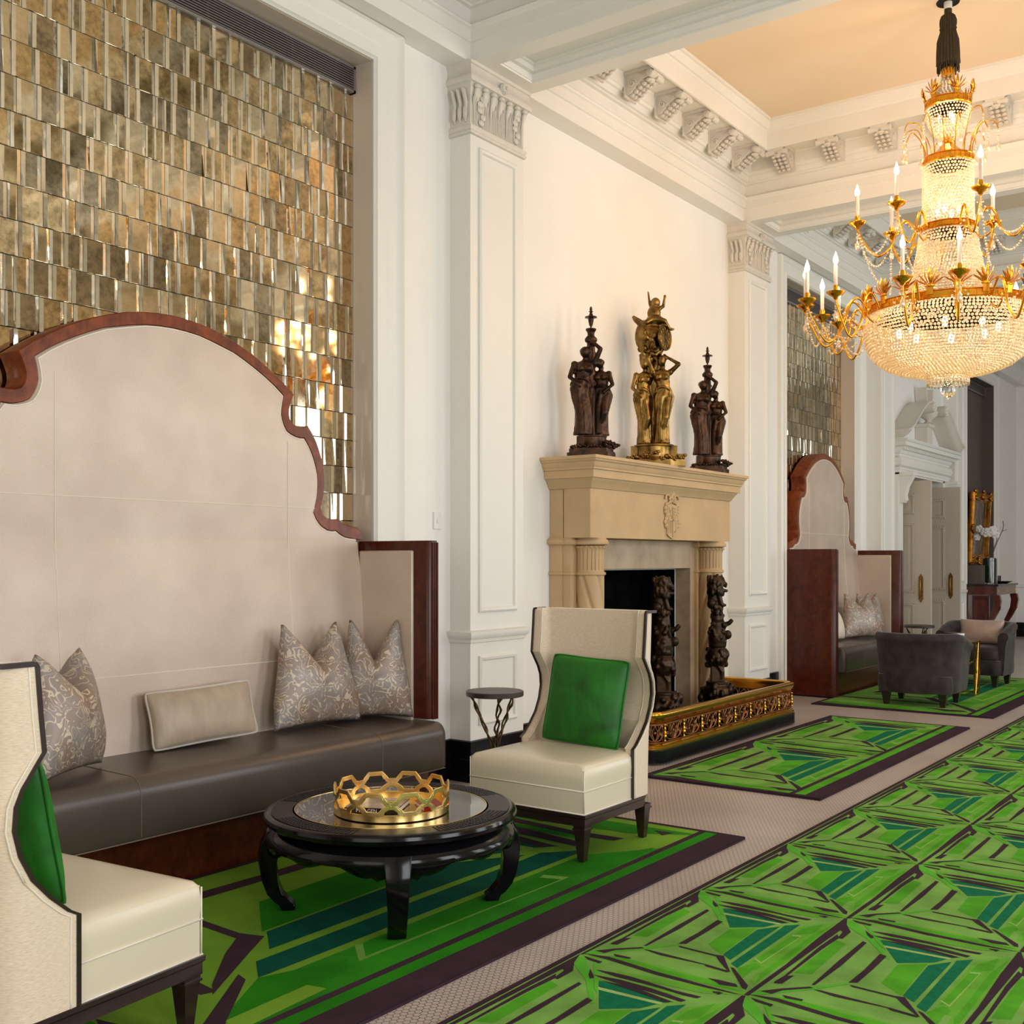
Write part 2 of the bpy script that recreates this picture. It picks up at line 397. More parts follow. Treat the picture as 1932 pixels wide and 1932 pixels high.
        if bevel:
            b = o.modifiers.new('bevel', 'BEVEL'); b.width = bevel; b.segments = bseg; b.limit_method = 'ANGLE'; b.angle_limit = math.radians(40)
            b.harden_normals = False
        if remesh:
            r = o.modifiers.new('remesh', 'REMESH'); r.mode = 'VOXEL'; r.voxel_size = remesh; r.use_smooth_shade = True
            if smooth_it:
                k = o.modifiers.new('soft', 'SMOOTH'); k.iterations = smooth_it; k.factor = 0.5
        if sub:
            k = o.modifiers.new('sub', 'SUBSURF'); k.levels = sub; k.render_levels = sub
        return o
def thing(name, label, cat, loc=(0, 0, 0), rz=0, group=None):
    o = bpy.data.objects.new(name, None); C.objects.link(o); o.location = loc; o.rotation_euler = (0, 0, rz)
    o.empty_display_size = 0.1
    o['label'] = label; o['category'] = cat
    if group: o['group'] = group
    return o
def tag(o, label, cat, group=None):
    o['label'] = label; o['category'] = cat
    if group: o['group'] = group
    return o
def struct(o):
    o['kind'] = 'structure'; return o
def sroot(name, loc=(0, 0, 0)):
    o = bpy.data.objects.new(name, None); C.objects.link(o); o.location = loc; return struct(o)
def dup(root, loc=None, rz=None, label=None, group=None, scale=None):
    kids = {}
    for o in bpy.data.objects:
        if o.parent: kids.setdefault(o.parent.name, []).append(o)
    def cp(o, par):
        c = o.copy(); C.objects.link(c)
        if par is not None: c.parent = par
        for k in kids.get(o.name, []): cp(k, c)
        return c
    r = cp(root, None)
    if loc: r.location = loc
    if rz is not None: r.rotation_euler = (0, 0, rz)
    if label: r['label'] = label
    if group: r['group'] = group
    if scale: r.scale = scale
    return r
def spl(pts, n=8):                      # Catmull-Rom through points
    P = [Vector(p) for p in pts]; out = []
    for i in range(len(P)-1):
        a = P[max(i-1, 0)]; b = P[i]; c = P[i+1]; d = P[min(i+2, len(P)-1)]
        for k in range(n):
            t = k/n
            out.append(0.5*((2*b)+(c-a)*t+(2*a-5*b+4*c-d)*t*t+(3*b-a-3*c+d)*t**3))
    out.append(P[-1]); return [tuple(p) for p in out]
def arc(c, r, a0, a1, n):
    return [(c[0]+r*math.cos(a0+(a1-a0)*k/n), c[1]+r*math.sin(a0+(a1-a0)*k/n)) for k in range(n+1)]
# ---------------------------------------------------------------- room shell
ZA, ZS, ZCOR, ZSOF, ZC = 4.47, 4.68, 5.02, 5.17, 5.42     # alcove head, beam soffit, cornice foot, corona soffit, ceiling
ALC = [(2.0, 4.92), (11.30, 13.46), (18.74, 20.62)]
DOOR = (15.10, 17.05, 2.62)
fl_ = MB(); fl_.box(XL-0.9, YN-0.2, -0.1, XR+0.3, YF+0.2, 0.0)
struct(fl_.build('floor', M['hexfloor'], smooth=0))
w = MB(); x0 = XL-0.34
def seg(y0, y1, z0=0, z1=5.6): w.box(x0, y0, z0, XL, y1, z1)
seg(YN-0.2, ALC[0][0]); seg(ALC[0][1], 7.24); seg(7.24, 8.80, 1.36); seg(8.80, ALC[1][0]); seg(ALC[1][1], DOOR[0]); seg(DOOR[1], ALC[2][0]); seg(ALC[2][1], YF+0.2)
for a, b in ALC: seg(a, b, ZA)
seg(DOOR[0], DOOR[1], DOOR[2])
struct(w.build('wall_left', M['wall'], smooth=0))
for i, (a, b) in enumerate(ALC):
    r = MB(); rv = M['reveal'] if i < 2 else M['greywall']
    r.box(x0+0.01, a, 0, -4.815, b, ZA)
    r.box(-4.815, b-0.004, 0, XL-0.002, b+0.02, ZA); r.box(-4.815, a-0.02, 0, XL-0.002, a+0.004, ZA); r.box(-4.815, a, ZA-0.004, XL-0.002, b, ZA+0.02)
    o = struct(r.build('wall_recess_%d' % (i+1), rv, smooth=0)); o.name = 'trim_%d' % (i+11)
    # moulded architrave round the recess
    f = MB(); W_ = 0.25 if i == 0 else 0.2
    prof = [(0.0, 0.0), (0.0, 0.04), (0.03, 0.055), (0.055, 0.035), (0.075, 0.03), (0.12, 0.03), (0.155, 0.02), (0.165, 0.034), (W_-0.015, 0.03), (W_-0.01, 0.02), (W_, 0.012), (W_, -0.02)]
    rings = []
    for ins, h in prof:
        rings.append([(XL+h, a-W_+ins, 0.0), (XL+h, a-W_+ins, min(ZA+W_-ins, ZS-0.005)), (XL+h, b+W_-ins, min(ZA+W_-ins, ZS-0.005)), (XL+h, b+W_-ins, 0.0)])
    f.loft(rings, closed=False, cap=False)
    struct(f.build('trim_%d' % (i+1), M['trim'], smooth=30))
# firebox void behind the wall and the corridor behind the doors
fb = MB(); fb.box(x0-0.55, 7.10, 0, x0-0.5, 8.95, 1.6); fb.box(x0-0.5, 7.10, 0, x0+0.02, 7.2, 1.6); fb.box(x0-0.5, 8.85, 0, x0+0.02, 8.95, 1.6); fb.box(x0-0.5, 7.1, 1.36, x0, 8.95, 1.6)
for k in range(9):
    z = 0.12+k*0.15; fb.box(x0-0.498, 7.2, z, x0-0.492, 8.85, z+0.006)
struct(fb.build('wall_firebox', M['firebrick'], smooth=0)).name = 'trim_20'
cr = MB(); cr.box(x0-1.6, DOOR[0]-1.5, -0.1, x0-1.5, DOOR[1]+1.5, 3); cr.box(x0-1.6, DOOR[0]-1.5, 2.9, x0, DOOR[1]+1.5, 3)
cr.box(x0-1.6, DOOR[0]-1.6, 0, x0, DOOR[0]-1.5, 3); cr.box(x0-1.6, DOOR[1]+1.5, 0, x0, DOOR[1]+1.6, 3); cr.box(x0-1.6, DOOR[0]-1.5, -0.1, x0, DOOR[1]+1.5, -0.02)
struct(cr.build('wall_corridor', M['wall'], smooth=0)).name = 'trim_21'
# far wall with a doorway, near wall, right wall with tall windows
fw = MB(); fw.box(XL-0.3, YF, 0, XR+0.3, YF+0.3, 5.6); struct(fw.build('wall_far', M['wall'], smooth=0))
nw = MB(); nw.box(XL-0.3, YN-0.3, 0, XR+0.3, YN, 5.6); struct(nw.build('wall_near', M['wall'], smooth=0))
rw = MB(); ys = [YN-0.2]
for y in WIN: ys += [y-0.9, y+0.9]
ys.append(YF+0.2)
for k in range(0, len(ys), 2): rw.box(XR, ys[k], 0, XR+0.3, ys[k+1], 5.6)
for y in WIN: rw.box(XR, y-0.9, 0, XR+0.3, y+0.9, 0.7); rw.box(XR, y-0.9, 4.0, XR+0.3, y+0.9, 5.6)
struct(rw.build('wall_right', M['wall'], smooth=0))
for i, y in enumerate(WIN):
    g = MB()
    for a in (-0.9, -0.02, 0.86): g.box(XR+0.1, y+a, 0.7, XR+0.14, y+a+0.04, 4.0)
    for z in (0.7, 1.5, 2.3, 3.1, 3.96): g.box(XR+0.1, y-0.9, z, XR+0.14, y+0.9, z+0.04)
    struct(g.build('window_%d' % (i+1), M['trim'], smooth=0))
# ceiling: flat panel in each bay, deep modelled cornice, beams between
cl = MB(); cl.box(XL-0.3, YN-0.3, ZC+0.004, XR+0.3, YF+0.3, 5.6)
struct(cl.build('ceiling', M['ceil'], smooth=0))
ENT = [(0.0, ZS), (0.0, 4.80), (0.012, 4.805), (0.012, 4.87), (0.02, 4.88), (0.03, 4.885), (0.035, 4.90), (0.022, 4.915), (0.0, 4.92), (0.0, ZCOR),
       (0.03, 5.022), (0.032, 5.035), (0.05, 5.04), (0.075, 5.075), (0.09, 5.08), (0.095, 5.09), (0.10, 5.10), (0.11, 5.105), (0.11, ZSOF+0.03), (0.115, ZSOF+0.04),
       (0.375, ZSOF+0.04), (0.375, ZSOF), (0.394, ZSOF), (0.394, 5.315), (0.40, 5.32), (0.405, 5.335), (0.42, 5.34), (0.445, 5.38), (0.448, 5.395), (0.462, 5.40), (0.464, ZC+0.006)]
XQ = XR-0.17
for k in range(len(BEAMS)-1):
    ya, yb = BEAMS[k][1], BEAMS[k+1][0]
    e = MB(); e.sweep(ENT, [(XP, ya), (XQ, ya), (XQ, yb), (XP, yb)], closed=True)
    # strip of soffit over each side wall
    e.add([(XL, ya, ZS), (XP, ya, ZS), (XP, yb, ZS), (XL, yb, ZS)], [(0, 1, 2, 3)]); e.add([(XQ, ya, ZS), (XR, ya, ZS), (XR, yb, ZS), (XQ, yb, ZS)], [(0, 1, 2, 3)])
    struct(e.build('trim_%d' % (k+30), M['trim'], smooth=25))
RECM = [(0, 0), (0.004, 0.008), (0.012, 0.012), (0.016, 0.05), (0.045, 0.055), (0.05, 0.085), (0.062, 0.09), (0.07, 0.10)]
for k, (a, b) in enumerate(BEAMS):
    bm_ = MB(); z = ZS
    ra, rb, rx0, rx1 = a+0.14, b-0.14, -4.333, XQ-0.14
    if b-a < 0.5: ra, rb = a+0.05, b-0.05
    for q in ((XL, a, rx0, b), (rx1, a, XR, b), (rx0, a, rx1, ra), (rx0, rb, rx1, b)):
        bm_.add([(q[0], q[1], z), (q[2], q[1], z), (q[2], q[3], z), (q[0], q[3], z)], [(0, 1, 2, 3)])
    bm_.rectmould('z', z, rx0, rx1, ra, rb, RECM)
    bm_.box(rx0, ra, z+0.098, rx1, rb, z+0.12)
    struct(bm_.build('trim_%d' % (k+40), M['trim'], smooth=25))
# scroll brackets under the corona, children of the cornice of their bay
def bracket_mesh():
    m = MB(); w2 = 0.075
    prof = [(0.108, 5.208), (0.36, 5.208), (0.372, 5.19), (0.365, 5.165), (0.345, 5.15), (0.31, 5.145), (0.26, 5.13), (0.215, 5.10), (0.18, 5.06), (0.15, 5.04), (0.108, 5.035)]
    m.prism([(a, b) for a, b in prof], 'y', -w2, w2)
    m.box(0.108, -w2-0.018, 5.185, 0.385, w2+0.018, 5.209)
    m.box(0.108, -w2-0.012, 5.02, 0.122, w2+0.012, 5.2)
    for sgn in (-1, 1):
        m.tube([(0.335, sgn*w2*0.2, 5.155), (0.335, sgn*(w2+0.02), 5.155)], [0.022, 0.03], seg=12)
        m.ell((0.335, sgn*(w2+0.016), 5.155), (0.03, 0.012, 0.03), 12, 6)
        m.tube(arcp((0.175, 0, 5.115), 0.036, sgn*(w2+0.002)), 0.008, seg=6)
        m.tube([(0.22, sgn*(w2+0.002), 5.18), (0.27, sgn*(w2+0.002), 5.15), (0.31, sgn*(w2+0.002), 5.165)], 0.007, seg=5)
    for t in range(5):
        x = 0.16+t*0.035; z = 5.035+t*0.022
        for yy in (-0.045, 0, 0.045): m.ell((x, yy, z), (0.022, 0.02, 0.016), 8, 5)
    m.ell((0.30, 0, 5.135), (0.03, 0.045, 0.02), 10, 6)
    return m
def arcp(c, r, y):
    return [(c[0]+r*(1-k/22)*math.cos(k*0.55), y, c[2]+r*(1-k/22)*math.sin(k*0.55)) for k in range(20)]
bro = None
for k in (1, 2, 3):
    par = bpy.data.objects['trim_%d' % (k+30)]
    ya, yb = BEAMS[k][1], BEAMS[k+1][0]
    spots = []
    n = 7; off = 0.26; st = (yb-ya-2*off)/(n-1)
    for j in range(n):
        yy = yb-0.44-0.485*j
        if yy < ya+0.2: continue
        spots += [(XP, yy, 0)] + ([(XQ, yy, PI)] if k < 3 else [])
    off = 0.46; nx = 15; sx_ = 0.468
    for j in range(nx):
        spots += [(XP+off+j*sx_, yb, -PI/2)]
        if k == 1: spots += [(XP+off+j*sx_, ya, PI/2)]
    for (x, y, rz) in spots:
        if bro is None:
            bro = bracket_mesh().build('bracket', M['trim_grey'], par, smooth=40); o = bro
        else:
            o = bro.copy(); C.objects.link(o); o.parent = par
        o.location = (x, y, 0); o.rotation_euler = (0, 0, rz)
# pilasters
def pilaster(i, y0, y1, x, sgn):
    # sgn +1: on the left wall, face towards +x
    root = sroot('trim_%d' % i, (0, 0, 0)); xw = XL if sgn > 0 else XR
    d = abs(x-xw); y0 += 0.0; y1 -= 0.03
    def bx(m, a, ya, z0, b, yb, z1):      # a,b are depth off the wall
        m.box(*( (xw+sgn*min(a, b), ya, z0, xw+sgn*max(a, b), yb, z1) if sgn > 0 else (xw-max(a, b), ya, z0, xw-min(a, b), yb, z1)))
    s = MB(); bx(s, -0.01, y0, 0, d, y1, 4.24); s.build('shaft', M['trim'], root, smooth=0)
    PM = [(0, -0.001), (0.0, 0.012), (0.012, 0.02), (0.028, 0.014), (0.034, 0.004), (0.038, -0.004)]
    for z0, z1 in ((0.36, 0.815), (1.10, 4.15)):
        m = MB(); m.rectmould('x', x, y0+0.085, y1-0.085, z0, z1, PM, sgn); m.build('panel_moulding', M['trim'], root, smooth=30)
    pr = [(0, 0.90), (0.012, 0.905), (0.016, 0.925), (0.03, 0.94), (0.036, 0.96), (0.036, 0.975), (0.0, 0.985)]
    m = MB(); path = [(xw, y0), (x, y0), (x, y1), (xw, y1)]
    m.sweep(pr, path, side=-1 if sgn > 0 else 1); m.build('chair_rail', M['trim'], root, smooth=30)
    m = MB(); m.sweep([(0, 0), (0.022, 0), (0.022, 0.145), (0.014, 0.15), (0.014, 0.262), (0.0, 0.268)], path, side=-1 if sgn > 0 else 1)
    m.build('plinth', M['black_gran'], root, smooth=30)
    # capital: necking, fluted bell with leaves, rosette, abacus
    c = MB()
    P = lambda pr: c.sweep(pr, path, side=-1 if sgn > 0 else 1)
    P([(0, 4.215), (0.014, 4.22), (0.018, 4.235), (0.008, 4.245), (0.016, 4.255), (0.018, 4.27), (0.0, 4.28)])
    P([(0.0, 4.24), (0.002, 4.46), (0.022, 4.535), (0.03, 4.545), (0.04, 4.55), (0.046, 4.57), (0.04, 4.59), (0.03, 4.60), (0.03, 4.655), (0.038, 4.66), (0.04, ZS)])
    L = y1-y0; n = 34
    for k in range(n):
        yy = y0+0.02+(L-0.04)*k/(n-1); hh = 4.40+0.03*math.sin(k*1.3)
        c.tube([(x+sgn*0.002, yy, 4.285), (x+sgn*0.004, yy, hh), (x+sgn*0.012, yy, hh+0.06)], 0.0045, seg=5)
    for k in range(7):
        yy = y0+0.03+(L-0.06)*k/6
        c.ell((x+sgn*0.034, yy, 4.525), (0.02, 0.026, 0.016), 10, 6)
        c.tube([(x+sgn*0.006, yy, 4.30), (x+sgn*0.014, yy-0.004, 4.44), (x+sgn*0.026, yy, 4.505), (x+sgn*0.036, yy, 4.515)], [0.004, 0.008, 0.014, 0.008], seg=7)
    for k in (-1, 1):
        yc = (y0+y1)/2+k*L*0.33
        for q in range(5): c.ell((x+sgn*0.012, yc+0.02*math.sin(q*1.9), 4.31+0.04*q), (0.012, 0.028, 0.022), 8, 5)
    for q in range(3):
        dd = d*(0.25+0.27*q); xx = xw+sgn*dd
        c.tube([(xx, y0-0.004, 4.30), (xx+0.01, y0-0.012, 4.42), (xx, y0-0.024, 4.50), (xx-0.01, y0-0.03, 4.515)], [0.006, 0.012, 0.016, 0.008], seg=7)
        c.ell((xx, y0-0.012, 4.36), (0.02, 0.01, 0.05), 8, 6)
    ym = (y0+y1)/2+0.01
    c.ell((x+sgn*0.045, ym, 4.595), (0.022, 0.04, 0.04), 14, 8)
    for q in range(8): c.ell((x+sgn*0.058, ym+0.026*math.cos(q*PI/4), 4.595+0.026*math.sin(q*PI/4)), (0.012, 0.011, 0.011), 8, 5)
    c.ell((x+sgn*0.07, ym, 4.595), 0.012, 8, 5)
    c.build('capital', M['trim_grey'], root, smooth=45)
    return root
for i, (a, b) in enumerate(BEAMS[1:6]):
    pilaster(50+i, a, b-0.02, XP, 1); pilaster(60+i, a, b-0.02, XQ, -1)
# baseboards between pilasters
def base(name, segs, x, sgn):
    m = MB()
    for a, b in segs: m.sweep([(0, 0), (0.02, 0), (0.02, 0.145), (0.013, 0.15), (0.013, 0.262), (0, 0.268)], [(x, a), (x, b)], side=-sgn)
    struct(m.build(name, M['black_gran'], smooth=30))
base('baseboard_left', [(YN, 1.42), (5.17, 5.66), (6.28, 6.82), (9.2, 9.9), (10.52, 11.1), (13.66, 13.95), (14.58, 14.9), (17.3, 17.42), (18.05, 18.5), (20.65, 22.2)], XL, 1)
base('baseboard_right', [(YN, YF)], XR, -1)
m = MB(); m.sweep([(0, 0), (0.02, 0), (0.02, 0.262), (0, 0.268)], [(XL, YF), (XR, YF)], side=-1); struct(m.build('baseboard_far', M['black_gran'], smooth=30))
# far wall panelling: chair rail and two flat pilaster strips
m = MB()
for xx in (-3.9, -1.2, 1.5): m.box(xx-0.28, YF-0.06, 0.27, xx+0.28, YF+0.01, 4.68)
m.box(XL, YF-0.035, 0.92, XR, YF+0.01, 0.98)
struct(m.build('trim_70', M['trim'], smooth=0, bevel=0.008))
# mirrored tile panels
def mirror(y0, y1, ztop, zbot, label, rows_h=0.1632, seed=3):
    rnd = random.Random(seed); m = MB(); xf = -4.797; z = ztop
    while z > zbot:
        z0 = z-rows_h; y = y1
        while y > y0+0.02:
            wd = rnd.choice([0.05, 0.075, 0.10, 0.115, 0.125]); 
            if y-wd < y0+0.05: wd = y-y0
            a, b = y-wd+0.0012, y-0.0012; c0, c1 = z0+0.0012, z-0.0012; bv = min(0.019, wd*0.2); bh = 0.0022
            tx, ty = rnd.uniform(-0.0013, 0.0013), rnd.uniform(-0.0009, 0.0009); h = 0.0042
            outer = [(xf, a, c0), (xf, b, c0), (xf, b, c1), (xf, a, c1)]
            inner = [(xf+h-tx-ty, a+bv, c0+bh), (xf+h+tx-ty, b-bv, c0+bh), (xf+h+tx+ty, b-bv, c1-bh), (xf+h-tx+ty, a+bv, c1-bh)]
            mi = rnd.choice([0, 0, 1, 2])
            m.add(outer+inner, [(4, 5, 6, 7)], mi); m.add(outer+inner, [(0, 1, 5, 4), (1, 2, 6, 5), (2, 3, 7, 6), (3, 0, 4, 7)], 3)
            y -= wd
        z = z0
    t = thing('mirror_panel', label, 'mirror', (0, 0, 0))
    m.build('mirror_tiles', MIR, t, smooth=0)
    b = MB(); b.box(-4.812, y0, zbot-0.1, -4.7985, y1, ztop+0.002); b.build('backing_board', M['black'], t, smooth=0)
    return t
mirror(2.005, 4.915, 4.296, 1.2, 'large wall of small faceted old mirrors behind the near settee')
mirror(11.305, 13.455, 4.296, 1.2, 'narrow wall of small faceted old mirrors behind the far settee', seed=8)
def vent(y0, y1, label, x=-4.80):
    t = thing('air_vent', label, 'vent', (x, (y0+y1)/2, 4.375)); h = (y1-y0)/2
    f = MB()
    f.box(0, -h, -0.08, 0.03, h, -0.065); f.box(0, -h, 0.065, 0.03, h, 0.08); f.box(0, -h, -0.08, 0.03, -h+0.015, 0.08); f.box(0, h-0.015, -0.08, 0.03, h, 0.08)
    f.build('frame', M['grille'], t, smooth=0)
    s = MB()
    for k in range(9): s.box(0.012, -h+0.015, -0.058+k*0.0142, 0.026, h-0.015, -0.0535+k*0.0142)
    for k in range(1, int(2*h/0.3)): s.box(0.008, -h+k*0.3, -0.065, 0.012, -h+k*0.3+0.004, 0.065)
    s.build('slats', M['grille'], t, smooth=0)
    b = MB(); b.box(0.001, -h+0.015, -0.065, 0.006, h-0.015, 0.065); b.build('back_plate', M['black'], t, smooth=0)
vent(2.01, 4.91, 'long grey metal air grille above the near mirror tile wall')
vent(11.31, 13.45, 'grey metal air grille above the farther mirror tile wall')
vent(18.75, 20.61, 'dark air grille above the taupe recess with the painting')
o = MB(); o.box(0, -0.035, -0.055, 0.012, 0.035, 0.055); o.box(0.012, -0.008, -0.015, 0.018, 0.008, 0.015)
o = o.build('wall_switch', M['switch'], smooth=0, bevel=0.003); o.location = (XL, 5.52, 1.70); tag(o, 'small white switch plate on the white wall just above the settee end panel', 'switch')
o = MB(); o.lathe([(0.0, 0), (0.045, 0), (0.045, 0.012), (0.028, 0.016), (0.026, 0.04), (0.0, 0.045)], 20)
o = o.build('wall_sensor', M['switch']); o.rotation_euler = (0, PI/2, 0); o.location = (XP, 11.45, 4.965); tag(o, 'small round white sensor fixed on the frieze beyond the chandelier', 'sensor')

# ---------------------------------------------------------------- rugs
def homog():
    src = [(100, 465), (1280, 680), (1845, 238), (790, 80)]; dst = [(0, 0), (1, 0), (1, 1), (0, 1)]
    A = []; B = []
    for (x, y), (u, v) in zip(src, dst):
        A.append([x, y, 1, 0, 0, 0, -u*x, -u*y]); B.append(u); A.append([0, 0, 0, x, y, 1, -v*x, -v*y]); B.append(v)
    n = 8
    for i in range(n):
        p = max(range(i, n), key=lambda r: abs(A[r][i])); A[i], A[p] = A[p], A[i]; B[i], B[p] = B[p], B[i]
        for r in range(n):
            if r != i:
                f = A[r][i]/A[i][i]; A[r] = [a-f*b for a, b in zip(A[r], A[i])]; B[r] -= f*B[i]
    h = [B[i]/A[i][i] for i in range(n)]
    return lambda x, y: ((h[0]*x+h[1]*y+h[2])/(h[6]*x+h[7]*y+1), (h[3]*x+h[4]*y+h[5])/(h[6]*x+h[7]*y+1))
H = homog()
TP = [('M', [(110,470),(700,560),(1280,680),(1240,640),(700,530),(330,470)]),
 ('M', [(1340,560),(1560,420),(1700,330),(1500,500)]),
 ('G', [(410,355),(520,360),(760,210),(700,190)]),
 ('G', [(940,398),(1060,308),(1250,300),(1050,455)]),
 ('M', [(1190,545),(1540,290),(1780,265),(1320,620),(1280,600)]),
 ('G', [(1270,495),(1490,345),(1560,345),(1330,495)]), ('G', [(1180,530),(1300,500),(1335,520),(1230,600)]), ('G', [(1560,300),(1700,270),(1640,330),(1500,340)]),
 ('G', [(1340,560),(1620,345),(1760,275),(1330,610)]),
 ('L', [(1230,590),(1290,540),(1335,545),(1280,600)]),
 ('P', [(1280,478),(1330,504),(1565,343),(1500,338),(1497,344),(1553,348),(1330,496),(1290,474)]),
 ('T', [(978,188),(1060,300),(1290,295),(1400,272),(1460,268)]),
 ('P', [(985,212),(1400,272),(1392,280),(985,222)]),
 ('T', [(1060,455),(1250,310),(1400,290),(1385,302),(1120,485),(1075,462)]),
 ('T', [(1130,505),(1410,302),(1430,285),(1535,278),(1180,530)]),
 ('M', [(1060,148),(1500,195),(1800,238),(1600,232),(1080,165)]), ('M', [(1040,175),(1500,235),(1480,246),(1060,186)]),
 ('G', [(260,470),(400,480),(700,545),(1000,595),(1250,660),(700,572),(300,492)]),
 ('B', [(110,462),(200,440),(510,420),(740,398),(745,405),(530,432),(190,462)]),
 ('B', [(780,90),(830,95),(960,205),(1020,285),(990,275),(900,185),(770,115)]), ('B', [(880,95),(905,105),(985,200),(1005,240),(970,215)]),
 ('D', [(100,465),(790,78),(780,118),(230,408),(120,466)]),
 ('D', [(725,133),(780,112),(800,150),(740,185),(712,180),(748,150)]),
 ('D', [(280,405),(330,408),(412,368),(368,370),(600,240),(722,180),(712,162),(590,225),(345,372),(290,396)]),
 ('D', [(510,412),(532,412),(720,312),(890,203),(868,195),(700,292)]),
 ('D', [(740,398),(795,398),(900,335),(1002,268),(962,257),(850,335)]),
 ('D', [(1270,676),(1300,680),(1520,522),(1850,243),(1828,238),(1680,350),(1500,506)]),
 ('D', [(190,444),(260,457),(330,440),(522,427),(500,420),(330,430)]),
 ('D', [(520,433),(560,436),(660,455),(980,515),(1140,550),(1120,555),(970,524),(955,514),(640,464)]),
 ('D', [(745,408),(1010,458),(1070,463),(1090,490),(1142,555),(1112,540),(1045,492),(1020,467),(760,418)]),
 ('D', [(1133,525),(1162,533),(1282,628),(1275,648),(1248,642)]),
 ('D', [(1000,588),(1080,598),(1200,620),(1217,636),(1090,624),(1060,608)]),
 ('D', [(325,461),(452,481),(440,489),(345,476)]), ('D', [(1055,661),(1112,664),(1105,673),(1062,669)]),
 ('D', [(120,460),(300,478),(650,558),(1000,628),(1275,683),(1000,640),(640,572),(290,492)]),
 ('D', [(930,144),(1030,154),(1160,172),(1440,224),(1602,247),(1580,253),(1480,240),(1300,207),(1050,169)]),
 ('D', [(920,164),(1100,184),(1300,217),(1525,262),(1500,268),(1300,231),(1080,196)]),
 ('D', [(978,186),(1200,214),(1445,267),(1420,272),(1180,223)]),
 ('D', [(893,140),(918,158),(942,176),(922,182),(902,166)]),
 ('D', [(820,88),(942,111),(930,118),(848,101)]), ('D', [(1658,224),(1717,231),(1690,238)])]
def clip(poly, a, v, keep_gt):
    out = []
    for i in range(len(poly)):
        p, q = poly[i-1], poly[i]; ip, iq = (p[a] > v) == keep_gt, (q[a] > v) == keep_gt
        if ip != iq:
            t = (v-p[a])/(q[a]-p[a]); out.append(tuple(p[k]+(q[k]-p[k])*t for k in (0, 1)))
        if iq: out.append(q)
    return out
KEYS = 'LDGTPBM'
def rug(name, label, x0, x1, y0, y1, tiles, mats, border=0.05, th=0.012, front=0.0):
    # tiles: list of (u-origin x, width, v-origin y, height)
    m = MB(); m.box(x0, y0, 0.0005, x1, y1, th, 1)
    bx0, bx1, by0, by1 = x0+border*0.6, x1-border*0.3-front, y0+border, y1-border*0.6
    m.add([(bx0, by0, th+0.0003), (bx1, by0, th+0.0003), (bx1, by1, th+0.0003), (bx0, by1, th+0.0003)], [(0, 1, 2, 3)], 0)
    for (tx, tw, ty, tl) in tiles:
        for li, (k, poly) in enumerate(TP):
            P = [H(*p) for p in poly]; P = [(tx+u*tw, ty+v*tl) for u, v in P]
            for a, v, g in ((0, bx0, True), (0, bx1, False), (1, by0, True), (1, by1, False)):
                if len(P) > 2: P = clip(P, a, v, g)
            if len(P) < 3: continue
            z = th+0.0005+li*0.00004
            m.add([(p[0], p[1], z) for p in P], [tuple(range(len(P)))], KEYS.index(k))
    z = th+0.0023
    for q in ((x0, y0, bx0, y1), (bx0, y0, x1, by0), (bx0, by1, x1, y1), (bx1, by0, x1, by1)):
        m.add([(q[0], q[1], z), (q[2], q[1], z), (q[2], q[3], z), (q[0], q[3], z)], [(0, 1, 2, 3)], 1)
    if front:
        a = bx1-0.10
        m.add([(a, by0, z), (a+0.035, by0, z), (a+0.035, by1, z), (a, by1, z)], [(0, 1, 2, 3)], 1)
        m.add([(a+0.035, by0, z), (bx1, by0, z), (bx1, by1, z), (a+0.035, by1, z)], [(0, 1, 2, 3)], 2)
    o = m.build(name, [mats[k] for k in KEYS], smooth=0)
    me = o.data
    for p in me.polygons:
        pass
    return tag(o, label, 'rug')
rug('area_rug', 'dark green rug with teal stripes under the round black coffee table', -4.12, -2.41, 1.75, 5.345, [(-4.72, 2.2, 1.80, 3.5)], RUG_SHADED, border=0.05, front=0.13)
rug('area_rug', 'green rug with two teal chevrons in front of the brass fireplace fender', -3.655, -2.43, 6.46, 9.96, [(-3.62, 1.07, 6.5, 1.71), (-3.62, 1.07, 8.21, 1.71)], RUG, border=0.05, front=0.10)
rug('area_rug', 'green rug under the two charcoal armchairs', -4.12, -2.41, 10.70, 14.42, [(-4.72, 2.2, 10.75, 3.75)], RUG, border=0.05, front=0.13)
tl = []
for c_ in range(4):
    for r_ in range(24):
        tl.append((-2.18+0.645*c_, 0.645, 4.375-0.97*6+0.97*r_, 0.97))
rn = rug('runner_rug', 'long bright green patterned runner down the middle of the hall', -2.21, 0.42, -1.4, 20.5, tl, RUG, border=0.035)
